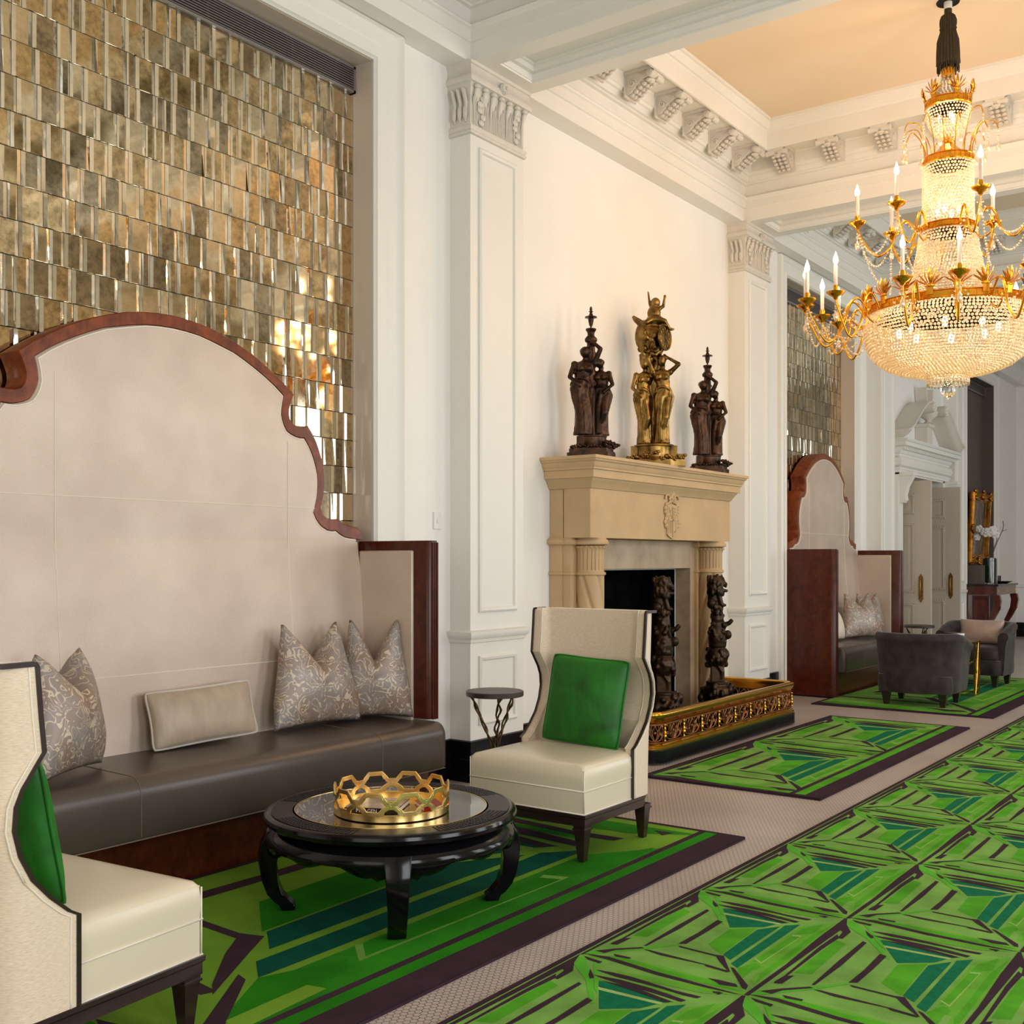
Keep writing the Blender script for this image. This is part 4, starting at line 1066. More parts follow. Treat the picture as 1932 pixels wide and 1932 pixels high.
# ---------------------------------------------------------------- fireplace
def fireplace():
    t = thing('fireplace_surround', 'carved limestone chimneypiece with spiral columns and a coat of arms', 'fireplace', (XL, 8.0, 0))
    y0, y1 = -1.18, 1.16; xf = 0.36; xw = 0.004
    m = MB(); path = [(xw, y0), (xf, y0), (xf, y1), (xw, y1)]
    crown = [(0.0, 2.04), (0.07, 2.04), (0.07, 2.095), (0.082, 2.10), (0.082, 2.112), (0.09, 2.12), (0.10, 2.15), (0.112, 2.158), (0.115, 2.17), (0.125, 2.172), (0.125, 2.195)]
    m.sweep(crown, path, side=-1); m.box(xw, y0, 2.04, xf, y1, 2.05)
    m.add([(xw, y0-0.125, 2.195), (xf+0.125, y0-0.125, 2.195), (xf+0.125, y1+0.125, 2.195), (xw, y1+0.125, 2.195)], [(0, 1, 2, 3)])
    m.build('mantel_shelf', M['limestone'], t, smooth=30)
    m = MB(); m.box(0.13, y0, 1.607, xf, y1, 2.041); m.box(xw, y0+0.005, 1.607, 0.12, y1-0.005, 2.041); m.box(0.10, y0+0.022, 1.607, 0.15, y1-0.022, 2.041)
    m.sweep([(0.0, 1.965), (0.008, 1.968), (0.012, 1.975), (0.02, 1.99), (0.04, 2.02), (0.048, 2.03), (0.05, 2.041)], path, side=-1)
    m.build('frieze_block', M['limestone'], t, smooth=30)
    # coat of arms
    s = MB(); yc = 0.05; zc = 1.78; x = xf
    sh = [(-0.085, 0.12), (0.085, 0.12), (0.085, -0.12), (0.05, -0.14), (0.0, -0.155), (-0.05, -0.14), (-0.085, -0.12)]
    s.prism([(yc+a, zc-0.01+b) for a, b in sh], 'x', x-0.002, x+0.016)
    for a, b, c, d in ((-0.006, -0.14, 0.006, 0.11), (-0.075, -0.008, 0.075, 0.004)): s.box(x+0.016, yc+a, zc-0.01+b, x+0.023, yc+c, zc-0.01+d)
    for k in (-1, 1): s.tube([(x+0.018, yc-0.04-k*0.025, zc+0.0), (x+0.018, yc-0.04+k*0.025, zc+0.09)], 0.005, seg=5)
    for k in range(4): s.box(x+0.015, yc+0.02, zc+0.005+k*0.024, x+0.021, yc+0.07, zc+0.015+k*0.024)
    for k in range(3): s.box(x+0.015, yc-0.07+k*0.022, zc-0.12, x+0.021, yc-0.062+k*0.022, zc-0.025)
    s.tube([(x+0.018, yc+0.055, zc-0.03), (x+0.018, yc+0.055, zc-0.10), (x+0.018, yc+0.04, zc-0.115), (x+0.018, yc+0.028, zc-0.10)], 0.005, seg=5)
    rnd = random.Random(4)
    for sg in (-1, 1):
        for k in range(7):
            s.ell((x+0.008, yc+sg*(0.10+0.012*math.sin(k*1.7)), zc-0.06+0.028*k), (0.016, 0.02, 0.022), 8, 6)
        s.tube([(x+0.012, yc+sg*(0.075+0.04*math.cos(a)), zc+0.155+0.035*math.sin(a)) for a in [q*0.5 for q in range(11)]], 0.009, seg=6)
        s.tube([(x+0.012, yc+sg*(0.03+0.022*math.cos(a)), zc+0.15+0.022*math.sin(a)) for a in [q*0.5 for q in range(11)]], 0.008, seg=6)
    for k in range(6): s.ell((x+0.012, yc-0.02+0.008*k, zc+0.17+0.012*k if k < 3 else zc+0.21-0.01*(k-3)), (0.016, 0.018, 0.018), 8, 6)
    s.build('coat_of_arms', M['limestone'], t, smooth=50)
    # stone surround with the fire opening
    oy0, oy1, oz = -0.78, 0.81, 1.37; xs = 0.15
    m = MB(); m.box(0.004, y0+0.12, 0, xs, oy0, 1.606); m.box(0.004, oy1, 0, xs, y1-0.22, 1.606); m.box(0.004, oy0, oz, xs, oy1, 1.606)
    m.build('opening_surround', M['marble_old'], t, smooth=0, bevel=0.006)
    fb = MB(); fb.box(-0.34, oy0+0.021, 0.0, -0.002, oy0+0.04, oz-0.012); fb.box(-0.34, oy1-0.03, 0, -0.002, oy1-0.0105, oz-0.012); fb.box(-0.34, oy0, oz-0.012, -0.002, oy1, oz-0.002); fb.box(-0.36, oy0, 0, -0.34, oy1, oz); fb.build('firebox_lining', M['firebrick'], t, smooth=0)
    for ya, yb in ((y0, y0+0.30), (y1-0.30, y1)):
        m = MB(); sg = 1 if ya < 0 else -1
        # flat pilaster behind the column with capital band
        a, b = (ya, yb) if ya < 0 else (ya, yb)
        m.box(xw, a, 0, 0.105, b, 1.606); m.box(xw, a+0.02, 0, 0.175, b-0.02, 1.606)
        pth = [(xw, a), (0.105, a), (0.105, a+0.02), (0.175, a+0.02), (0.175, b-0.02), (0.105, b-0.02), (0.105, b), (xw, b)]
        m.sweep([(0, 1.33), (0.012, 1.335), (0.012, 1.35), (0, 1.357)], pth, side=-1)
        m.sweep([(0.0, 1.545), (0.01, 1.555), (0.028, 1.56), (0.033, 1.575), (0.028, 1.592), (0.016, 1.6), (0.016, 1.607), (0, 1.607)], pth, side=-1)
        m.build('side_pilaster', M['limestone'], t, smooth=25)
        yc = (a+b)/2+(0.03 if ya < 0 else 0.0); xc = 0.245; r = 0.105
        c = MB(); n = 72; rings = []
        for i in range(91):
            z = 0.18+(1.335-0.18)*i/90; ring = []
            for k in range(n):
                th = 2*PI*k/n; ph = (th*5+sg*z*15.5)/(2*PI) % 1.0
                d = min(ph, 1-ph); g = 0.020*math.exp(-(d/0.10)**2)
                ring.append((xc+(r-g)*math.cos(th), yc+(r-g)*math.sin(th), z))
            rings.append(ring)
        c.loft(rings)
        c.lathe([(0.14, 0), (0.14, 0.1), (0.13, 0.12), (0.135, 0.135), (0.12, 0.15), (0.125, 0.165), (0.108, 0.185)], 40, (xc, yc, 0))
        c.lathe([(0.108, 1.33), (0.118, 1.335), (0.118, 1.35), (0.104, 1.36), (0.104, 1.37)], 48, (xc, yc, 0))
        c.lathe([(0.103, 1.365), (0.103, 1.50), (0.11, 1.53), (0.125, 1.545), (0.10, 1.55)], 96, (xc, yc, 0), fold=lambda th, z: -0.09*(abs(math.sin(th*10)) < 0.35)*(z < 1.53))
        for k in range(20): c.ell((xc+0.112*math.cos(k*PI/10), yc+0.112*math.sin(k*PI/10), 1.54), (0.014, 0.014, 0.01), 8, 5)
        c.lathe([(0.10, 1.55), (0.135, 1.56), (0.14, 1.575), (0.132, 1.592), (0.12, 1.6), (0.12, 1.607)], 48, (xc, yc, 0))
        c.build('spiral_column', M['limestone'], t, smooth=45)
    return t
fireplace()
h = MB(); h.prism([(-4.92, 7.25), (-4.26, 7.25), (-4.26, 6.95), (-3.85, 6.95), (-3.85, 9.30), (-4.26, 9.30), (-4.26, 8.78), (-4.92, 8.78)], 'z', 0.001, 0.045)
tag(h.build('hearth_slab', M['oxblood'], smooth=0), 'dark polished red hearth slab inside the brass fender', 'hearth')

# ---------------------------------------------------------------- fender
def fender():
    t = thing('fireplace_fender', 'low polished brass fender with pierced copper panels on a black plinth', 'fender', (0, 0, 0))
    X, ya, yb, xb, r = -3.735, 6.84, 9.42, -4.635, 0.13
    def path(off, n=8):
        x, a, b = X-off, ya+off, yb-off; rr = max(0.03, r-off)
        P = [(-4.24, a)]+[(x-rr+rr*math.sin(q), a+rr-rr*math.cos(q)) for q in [PI/2*k/n for k in range(n+1)]]
        P += [(x-rr+rr*math.cos(q), b-rr+rr*math.sin(q)) for q in [PI/2*k/n for k in range(n+1)]]+[(xb, b)]
        return P
    m = MB(); m.sweep([(0, 0.014), (0, 0.10), (-0.008, 0.108), (-0.05, 0.108), (-0.05, 0.014), (0, 0.014)], path(0), side=-1); m.build('plinth', M['black_gran'], t, smooth=30)
    m = MB(); m.sweep([(0, 0.108), (0.0, 0.12), (-0.012, 0.125), (-0.012, 0.135), (-0.022, 0.14), (-0.03, 0.15), (-0.045, 0.15), (-0.045, 0.108)], path(0.004), side=-1); m.build('base_moulding', M['brass'], t, smooth=50)
    m = MB(); m.sweep([(-0.014, 0.285), (-0.004, 0.292), (0.0, 0.31), (0.014, 0.325), (0.022, 0.34), (0.026, 0.352), (0.02, 0.366), (0.004, 0.373), (-0.02, 0.372), (-0.034, 0.36), (-0.034, 0.33), (-0.022, 0.30), (-0.024, 0.285), (-0.014, 0.285)], path(0.03, 12), side=-1)
    m.build('top_rail', M['brass'], t, smooth=60)
    m = MB(); m.sweep([(0, 0.15), (0, 0.158), (-0.006, 0.158), (-0.006, 0.15)], path(0.028), side=-1); m.sweep([(0, 0.276), (0, 0.287), (-0.006, 0.287), (-0.006, 0.276)], path(0.028), side=-1); m.build('panel_border', M['brass_old'], t, smooth=30)
    # stations along the path: balusters and pierced panels
    P = path(0.03, 10); L = [0]
    for p, q in zip(P[:-1], P[1:]): L.append(L[-1]+math.dist(p, q))
    def at(s):
        i = max(k for k in range(len(L)) if L[k] <= s+1e-9); i = min(i, len(P)-2); u = (s-L[i])/(L[i+1]-L[i])
        a, b = Vector(P[i]), Vector(P[i+1]); p = a+(b-a)*u; d = (b-a).normalized(); return p, d
    segs = []
    side = abs(X-0.03-xb)-r
    s_front0 = L[11]; s_front1 = L[12]
    stops = []
    s0 = L[1]; n = 3
    stops += [s0*k/n for k in range(n+1)]
    front_a, front_b = L[11], L[12]
    nf = 8
    stops += [front_a+(front_b-front_a)*k/nf for k in range(nf+1)]
    sb = L[22]
    stops += [sb+(L[-1]-sb)*k/n for k in range(n+1)]
    bal = MB()
    prof = [(0.003, 0.158), (0.009, 0.162), (0.009, 0.168), (0.005, 0.172), (0.007, 0.18), (0.013, 0.192), (0.0135, 0.20), (0.008, 0.212), (0.012, 0.217), (0.012, 0.222), (0.007, 0.227), (0.009, 0.24), (0.006, 0.26), (0.004, 0.268), (0.007, 0.273), (0.006, 0.28), (0.003, 0.286)]
    for s in stops[1:-1]:
        p, d = at(s); nrm = Vector((d.y, -d.x))
        m = MB(); m.lathe(prof, 14, (p.x+nrm.x*0.012, p.y+nrm.y*0.012, 0)); m.build('baluster', M['brass'], t, smooth=60)
    for k, (a, b) in enumerate(zip(stops[:-1], stops[1:])):
        m = MB()
        def Q(u, v):          # u 0..1 along, v 0..1 up
            p, d = at(a+(b-a)*(0.04+0.92*u)); return (p.x, p.y, 0.160+0.116*v)
        def crv(pts, w=0.0052):
            pts = spl([(u, v, 0) for u, v in pts], 6); m.tube([Q(min(1, max(0, u)), v) for u, v, _ in pts], w, seg=6, flat=0.7)
        for mir in (0, 1):
            f = (lambda u: u) if not mir else (lambda u: 1-u)
            C_ = lambda L_: crv([(f(u), v) for u, v in L_])
            C_([(0.5, 0.02), (0.42, 0.25), (0.36, 0.55), (0.42, 0.78), (0.5, 0.95)]); C_([(0.47, 0.06), (0.30, 0.35), (0.24, 0.75), (0.16, 0.98)])
            C_([(0.44, 0.04), (0.2, 0.12), (0.1, 0.4), (0.16, 0.55), (0.22, 0.45), (0.17, 0.36)]); C_([(0.03, 0.05), (0.08, 0.25), (0.04, 0.55), (0.09, 0.8), (0.03, 0.98)])
            C_([(0.34, 0.98), (0.30, 0.8), (0.36, 0.66), (0.4, 0.75)]); C_([(0.3, 0.35), (0.37, 0.42), (0.40, 0.3)])
            m.ell(Q(f(0.17), 0.42), 0.009, 8, 5); m.ell(Q(f(0.12), 0.95), 0.009, 8, 5)
        m.ell(Q(0.5, 0.55), 0.011, 8, 6); m.ell(Q(0.5, 0.93), 0.01, 8, 6)
        m.build('pierced_panel', M['brass_old'], t, smooth=180)
fender()

# ---------------------------------------------------------------- sculpted things (one continuous skin each)
def limb(m, a, b, r0, r1, n=5, seg=10):
    a, b = Vector(a), Vector(b); m.tube([tuple(a+(b-a)*k/n) for k in range(n+1)], [r0+(r1-r0)*k/n for k in range(n+1)], seg=seg)
    m.ell(tuple(a), r0, 10, 7); m.ell(tuple(b), r1, 10, 7)
def woman(m, x, y, z0, h, face=1, robe=0.75, hip=0.0, arms=((1, 1), (-1, 0)), lean=0.0, knee=0):
    # standing draped figure, x lateral, y depth (towards the viewer is -y), height h to crown
    u = h/1.65
    hipz, wz, sz = z0+0.90*u, z0+1.08*u, z0+1.36*u
    cx = lambda z: x+lean*(z-z0)+hip*math.exp(-((z-hipz)/(0.3*u))**2)
    f = lambda t, z: 0.10*math.sin(t*7+z*30/u)+0.05*math.sin(t*13+1)
    prof = [(0.15*u, 0.02*u), (0.13*u, 0.2*u), (0.125*u, 0.45*u), (0.155*u, 0.7*u), (0.175*u, 0.88*u), (0.15*u, 1.0*u), (0.115*u, 1.1*u), (0.11*u, 1.12*u)]
    rings = []
    for r, z in prof:
        ring = []
        for k in range(28):
            t = 2*PI*k/28; rr = r*(1+(f(t, z) if z < 1.05*u else 0)); ring.append((cx(z0+z)+rr*math.cos(t), y+rr*0.8*math.sin(t), z0+z))
        rings.append(ring)
    m.loft(rings)
    m.ell((cx(wz), y, wz+0.06*u), (0.125*u, 0.095*u, 0.16*u)); m.ell((cx(sz), y, sz-0.10*u), (0.15*u, 0.1*u, 0.15*u))
    for s in (-1, 1): m.ell((cx(sz)+s*0.06*u, y-face*0.075*u, sz-0.12*u), 0.058*u)
    m.tube([(cx(sz), y, sz-0.02*u), (cx(sz)+0.01, y, sz+0.12*u)], 0.045*u, seg=10)
    hx = cx(sz)+lean*0.2; m.ell((hx, y-face*0.01, sz+0.19*u), (0.078*u, 0.088*u, 0.105*u)); m.ell((hx, y+face*0.04*u, sz+0.22*u), (0.09*u, 0.085*u, 0.08*u)); m.ell((hx, y+face*0.11*u, sz+0.2*u), 0.042*u)
    m.ell((hx, y-face*0.092*u, sz+0.18*u), (0.014*u, 0.018*u, 0.022*u), 8, 5)
    for side, up in arms:
        S = (cx(sz)+side*0.155*u, y, sz-0.02*u); m.ell(S, 0.058*u)
        if up == 1: E_ = (S[0]+side*0.10*u, y-face*0.02, sz+0.24*u); H_ = (S[0]-side*0.10*u, y, sz+0.46*u)
        elif up == 2: E_ = (S[0]+side*0.16*u, y-face*0.02, sz+0.12*u); H_ = (hx+side*0.05*u, y+face*0.03, sz+0.30*u)
        elif up == 3: E_ = (S[0]+side*0.06*u, y-face*0.06, sz-0.18*u); H_ = (S[0]+side*0.30*u, y-face*0.1, sz-0.02*u)
        else: E_ = (S[0]+side*0.07*u, y-face*0.03, sz-0.27*u); H_ = (S[0]-side*0.08*u, y-face*0.15*u, sz-0.43*u)
        limb(m, S, E_, 0.05*u, 0.038*u); limb(m, E_, H_, 0.038*u, 0.025*u); m.ell(H_, (0.034*u, 0.026*u, 0.04*u), 8, 6)
    if knee:
        K = (cx(z0+0.5*u)+knee*0.07*u, y-face*0.13*u, z0+0.50*u); limb(m, (cx(hipz)+knee*0.05*u, y-face*0.06*u, z0+0.82*u), K, 0.085*u, 0.06*u); limb(m, K, (K[0]-knee*0.10*u, y-face*0.04*u, z0+0.08*u), 0.06*u, 0.035*u)
        m.ell((K[0]-knee*0.08*u, y-face*0.1*u, z0+0.03*u), (0.04*u, 0.1*u, 0.035*u))
    # fold ridges of the drapery
    for k in range(9):
        t = -PI/2*face+(-0.9+1.8*k/8); zt = z0+(0.55+0.32*((k*37) % 10)/10)*u; r = 0.15*u
        m.tube([(cx(z)+(0.13+0.02*math.sin(k))*u*math.cos(t+0.4*(zt-z)/u), y+0.115*u*math.sin(t+0.4*(zt-z)/u)*1.0, z) for z in [z0+0.03*u+(zt-z0)*q/8 for q in range(9)]], 0.014*u, seg=6)
    m.tube([(cx(z)+0.16*u*math.cos(a), y-face*0.13*u*abs(math.sin(a))-0.0, z) for a, z in [(PI*q/10, z0+(0.88+0.15*math.sin(PI*q/10)+0.06*q/10)*u) for q in range(11)]], 0.022*u, seg=7)
def rosettes(m, pts, r=0.018, seed=0):
    rnd = random.Random(seed)
    for p in pts:
        m.ell(p, r, 8, 6)
        for k in range(6): m.ell((p[0]+r*1.1*math.cos(k*PI/3), p[1]+r*0.8*math.sin(k*PI/3), p[2]+rnd.uniform(-0.4, 0.7)*r), r*0.62, 7, 5)
RV = PHI-0.12
def dark_statue(loc, label, mirror_=1, var=0):
    t = thing('bronze_statue', label, 'statue', loc, RV)
    m = MB(); d = mirror_
    m.prism([(-0.17, -0.10), (-0.13, -0.15), (0.13, -0.15), (0.18, -0.09), (0.18, 0.1), (0.1, 0.14), (-0.1, 0.14), (-0.17, 0.09)], 'z', 0.0, 0.035)
    m.prism([(-0.155, -0.09), (-0.12, -0.135), (0.12, -0.135), (0.165, -0.08), (0.165, 0.09), (0.09, 0.125), (-0.09, 0.125), (-0.155, 0.08)], 'z', 0.03, 0.065)
    m.lathe([(0.09, 0.05), (0.105, 0.07), (0.105, 0.15), (0.11, 0.155), (0.11, 0.162), (0.05, 0.165)], 32, (0.01, 0, 0))
    m.box(-0.10, -0.09, 0.06, -0.03, 0.05, 0.155)
    b = m.build('base', M['bronze'], t, smooth=40)
    m = MB(); rosettes(m, [(0.13+0.02*k, -0.10+0.03*k, 0.075+0.015*(k % 2)) for k in range(4)]+[(-0.12+0.045*k, -0.125+0.01*k, 0.07+0.012*(k % 2)) for k in range(5)]+[(0.155, -0.05, 0.10), (0.13, -0.12, 0.105)], 0.017, 3)
    m.build('flower_garland', M['bronze'], b, smooth=180)
    m = MB()
    woman(m, -0.048*d, -0.02, 0.16, 0.66, face=1, hip=-0.02*d, arms=((-1*d, 0), (1*d, 1)), lean=0.02*d, knee=0)
    woman(m, 0.06*d, 0.03, 0.16, 0.58, face=1, hip=0.015*d, arms=((1*d, 0),), lean=-0.01*d, knee=1*d)
    m.tube([(0.0, 0.02, 0.15), (0.0, 0.02, 0.90)], [0.032, 0.026], seg=14)
    for k in range(12):
        a = k*0.9; m.ell((0.0+0.026*math.cos(a), 0.02+0.026*math.sin(a), 0.78+0.01*k), 0.011, 8, 5)
    fg = m.build('figures', M['bronze'], t, remesh=0.0052, smooth_it=2); fg.scale = (1.18, 1.15, 1.0)
    m = MB(); m.lathe([(0.026, 0.875), (0.042, 0.885), (0.047, 0.895), (0.045, 0.91), (0.034, 0.92), (0.026, 0.93), (0.026, 0.95), (0.034, 0.965), (0.04, 0.972), (0.038, 0.982), (0.02, 0.985), (0.006, 0.99), (0.006, 0.995), (0.014, 1.01), (0.02, 1.04), (0.021, 1.06), (0.022, 1.061), (0.046, 1.064), (0.044, 1.071), (0.02, 1.074), (0.013, 1.09), (0.008, 1.105), (0.016, 1.107), (0.016, 1.112), (0.007, 1.114), (0.011, 1.125), (0.008, 1.14), (0.0, 1.15)], 28, (0, 0.02, -0.02))
    m.build('urn_finial', M['bronze'], t, smooth=50)
dark_statue((-4.37, 6.97, 2.196), 'dark bronze figure-group torchere at the near end of the mantelshelf', 1)
dark_statue((-4.37, 8.90, 2.196), 'dark bronze figure-group torchere at the far end of the mantelshelf', 1, 1)
def clock():
    t = thing('figural_clock', 'tall gilded clock held up by two draped women in the middle of the mantelshelf', 'clock', (-4.37, 7.93, 2.196), RV)
    m = MB(); m.prism([(-0.21, -0.09), (-0.14, -0.15), (0.13, -0.15), (0.16, -0.12), (0.25, -0.11), (0.25, 0.08), (0.14, 0.14), (-0.12, 0.14), (-0.21, 0.08)], 'z', 0.0, 0.05)
    m.lathe([(0.15, 0.04), (0.165, 0.07), (0.165, 0.085), (0.15, 0.09), (0.15, 0.155), (0.165, 0.16), (0.16, 0.175), (0.1, 0.18)], 40, (0, 0, 0)); m.box(0.12, -0.07, 0.05, 0.185, 0.06, 0.165); m.box(-0.185, -0.07, 0.05, -0.12, 0.06, 0.165)
    b = m.build('base', M['gilt_dark'], t, smooth=35)
    m = MB(); rosettes(m, [(-0.19+0.042*k, -0.14+0.012*(k % 3), 0.055+0.02*(k % 2)) for k in range(9)]+[(0.20, -0.10, 0.07), (0.23, -0.06, 0.08), (0.22, -0.09, 0.055), (0.02, -0.15, 0.10), (-0.06, -0.15, 0.09)], 0.02, 5)
    m.build('flower_garland', M['gilt_dark'], b, smooth=180)
    m = MB()
    woman(m, -0.075, -0.01, 0.175, 0.70, face=1, hip=-0.02, arms=((1, 1), (-1, 0)), lean=0.0, knee=1)
    woman(m, 0.06, -0.03, 0.175, 0.72, face=1, hip=0.02, arms=((1, 2), (-1, 1)), lean=0.0, knee=1)
    m.tube([(0, 0.05, 0.16), (0, 0.05, 0.95)], [0.05, 0.06], seg=12)
    m.build('figures', M['gilt_dark'], t, remesh=0.006, smooth_it=2)
    m = MB(); m.ell((-0.01, 0.03, 1.03), (0.115, 0.115, 0.14), 20, 14); m.ell((-0.07, 0.0, 1.06), (0.085, 0.08, 0.13)); m.ell((-0.05, 0.02, 0.88), (0.07, 0.07, 0.07)); m.ell((0.0, 0.03, 1.17), (0.08, 0.08, 0.06))
    rnd = random.Random(9)
    for k in range(46):
        a = rnd.uniform(0, 2*PI); z = rnd.uniform(0.9, 1.2); r = 0.105*math.sqrt(max(0.05, 1-((z-1.03)/0.17)**2)); m.ell((-0.03+r*math.cos(a), 0.02+r*math.sin(a), z), rnd.uniform(0.014, 0.028), 8, 6)
    for k in range(5): m.ell((-0.15+0.02*k, -0.02, 1.20-0.012*k), 0.02, 8, 6)
    m.tube([(-0.10, 0, 1.16), (-0.15, 0, 1.20), (-0.17, 0, 1.225)], [0.03, 0.022, 0.012])
    # winged putto on top
    m.ell((0.0, 0, 1.245), (0.055, 0.05, 0.065)); m.ell((0.012, 0, 1.33), (0.038, 0.038, 0.042)); m.ell((0.005, 0.0, 1.19), (0.07, 0.06, 0.045))
    limb(m, (0.03, 0, 1.27), (0.075, 0, 1.30), 0.017, 0.014); limb(m, (0.075, 0, 1.30), (0.085, 0, 1.365), 0.014, 0.01); m.ell((0.088, 0, 1.375), (0.014, 0.01, 0.018))
    m.tube([(-0.02, 0.02, 1.27), (-0.035, 0.02, 1.33), (-0.045, 0.02, 1.41), (-0.05, 0.02, 1.43)], [0.02, 0.022, 0.016, 0.008], flat=0.5)
    limb(m, (0.03, -0.03, 1.19), (0.085, -0.04, 1.17), 0.03, 0.022); limb(m, (0.085, -0.04, 1.17), (0.125, -0.03, 1.11), 0.02, 0.012); m.ell((0.14, -0.03, 1.105), (0.025, 0.012, 0.012)); limb(m, (-0.02, -0.03, 1.19), (-0.06, -0.06, 1.16), 0.03, 0.022)
    m.build('clock_case', M['gilt_dark'], t, remesh=0.006, smooth_it=1)
    d = thing('x', '', '') if False else None
    m = MB(); m.lathe([(0.0, 0.0), (0.096, 0.0), (0.1, 0.006), (0.108, 0.012), (0.104, 0.022), (0.094, 0.02), (0.09, 0.012), (0.0, 0.014)], 40)
    for k in range(12): m.ell((0.072*math.cos(k*PI/6), 0.072*math.sin(k*PI/6), 0.015), (0.012, 0.012, 0.004), 8, 5)
    m.tube([(0, 0, 0.019), (0.03, 0.045, 0.019)], 0.003, seg=5); m.tube([(0, 0, 0.019), (-0.035, 0.01, 0.019)], 0.003, seg=5)
    for k in range(18): m.ell((0.04*math.cos(k*PI/9), 0.04*math.sin(k*PI/9), 0.014), 0.004, 6, 4)
    o = m.build('clock_dial', M['gilt_dark'], t, smooth=40); o.location = (0.075, -0.055, 1.035); o.rotation_euler = (0, PI/2, -RV+0.0)
clock()
def andiron(loc, label, seed):
    t = thing('andiron', label, 'andiron', loc, RV); rnd = random.Random(seed)
    def orn(m, n, z0, z1, rf, s):
        for k in range(n):
            z = rnd.uniform(z0, z1); a = rnd.uniform(0, 2*PI); r = rf(z); m.ell((r*math.cos(a), r*math.sin(a), z), (rnd.uniform(0.5, 1)*s, rnd.uniform(0.5, 1)*s, rnd.uniform(0.6, 1.3)*s), 8, 6)
    m = MB()
    m.lathe([(0.10, 0), (0.17, 0.01), (0.175, 0.05), (0.13, 0.09), (0.12, 0.13), (0.145, 0.15), (0.145, 0.17), (0.115, 0.20), (0.13, 0.26), (0.12, 0.31), (0.095, 0.33), (0.10, 0.36), (0.07, 0.365)], 32)
    orn(m, 60, 0.02, 0.33, lambda z: 0.155-0.12*max(0, z-0.05), 0.035)
    for k in range(6): m.tube([(0.10*math.cos(k), 0.10*math.sin(k), 0.18), (0.16*math.cos(k), 0.16*math.sin(k), 0.12), (0.19*math.cos(k), 0.19*math.sin(k), 0.03)], [0.02, 0.03, 0.035], seg=8)
    m.build('base', M['bronze_blk'], t, remesh=0.007, smooth_it=1)
    m = MB()
    m.taper((0, 0), (0.06, 0.06), (0.055, 0.055), 0.35, 0.52); m.lathe([(0.07, 0.50), (0.085, 0.53), (0.095, 0.57), (0.09, 0.61), (0.075, 0.64), (0.05, 0.66)], 28); m.lathe([(0.05, 0.62), (0.075, 0.66), (0.08, 0.73), (0.065, 0.80), (0.05, 0.86), (0.055, 0.89), (0.045, 0.97), (0.055, 1.0), (0.04, 1.02)], 24)
    orn(m, 26, 0.5, 0.64, lambda z: 0.085, 0.026); orn(m, 34, 0.66, 0.86, lambda z: 0.068, 0.022); orn(m, 20, 0.88, 1.02, lambda z: 0.05, 0.018)
    m.tube([(0.05, 0, 0.84), (0.10, -0.02, 0.86), (0.125, -0.02, 0.89)], [0.025, 0.02, 0.018]); m.ell((0.085, -0.03, 0.76), (0.035, 0.03, 0.04)); m.tube([(0.03, -0.05, 0.38), (0.035, -0.062, 0.45), (0.0, -0.062, 0.50)], 0.01)
    m.build('stem', M['bronze_blk'], t, remesh=0.006, smooth_it=1)
    # seated lion
    m = MB(); m.ell((-0.03, 0, 1.07), (0.055, 0.05, 0.08)); m.ell((-0.035, 0, 1.02), (0.055, 0.05, 0.05)); m.ell((-0.02, 0, 1.15), (0.068, 0.065, 0.075)); m.ell((-0.01, 0, 1.21), (0.072, 0.066, 0.062)); m.ell((0.03, -0.01, 1.205), (0.04, 0.038, 0.038)); m.ell((0.062, -0.012, 1.19), (0.024, 0.022, 0.02)); m.ell((0.068, -0.012, 1.17), (0.014, 0.018, 0.01))
    for s in (-1, 1): m.ell((0.0, s*0.035, 1.262), (0.014, 0.012, 0.018)); limb(m, (0.01, s*0.035, 1.10), (0.035, s*0.035, 1.02), 0.022, 0.018); m.ell((0.05, s*0.035, 1.012), (0.026, 0.018, 0.014)); m.ell((-0.05, s*0.05, 1.03), (0.035, 0.02, 0.035))
    limb(m, (0.02, -0.03, 1.14), (0.075, -0.03, 1.135), 0.018, 0.014)
    for k in range(40):
        a = rnd.uniform(0, 2*PI); z = rnd.uniform(1.11, 1.25); m.ell((-0.015+0.062*math.cos(a), 0.06*math.sin(a), z), (0.016, 0.016, 0.03), 8, 5)
    m.build('lion', M['bronze_blk'], t, remesh=0.0055, smooth_it=1)
andiron((-4.18, 7.74, 0.046), 'black bronze andiron topped by a lion, in front of the dark fire opening', 1)
andiron((-4.18, 8.70, 0.046), 'black bronze andiron topped by a lion, in front of the right stone jamb', 2)
m = MB(); m.tube([(-4.34, 7.95, 0.13), (-4.29, 8.2, 0.125), (-4.34, 8.50, 0.13)], 0.02, seg=10); m.box(-4.355, 7.95, 0.046, -4.325, 7.98, 0.13); m.box(-4.355, 8.47, 0.046, -4.325, 8.50, 0.13)
tag(m.build('log_bar', M['bronze_blk'], smooth=60), 'dark iron bar linking the two andirons on the hearth', 'fire iron')
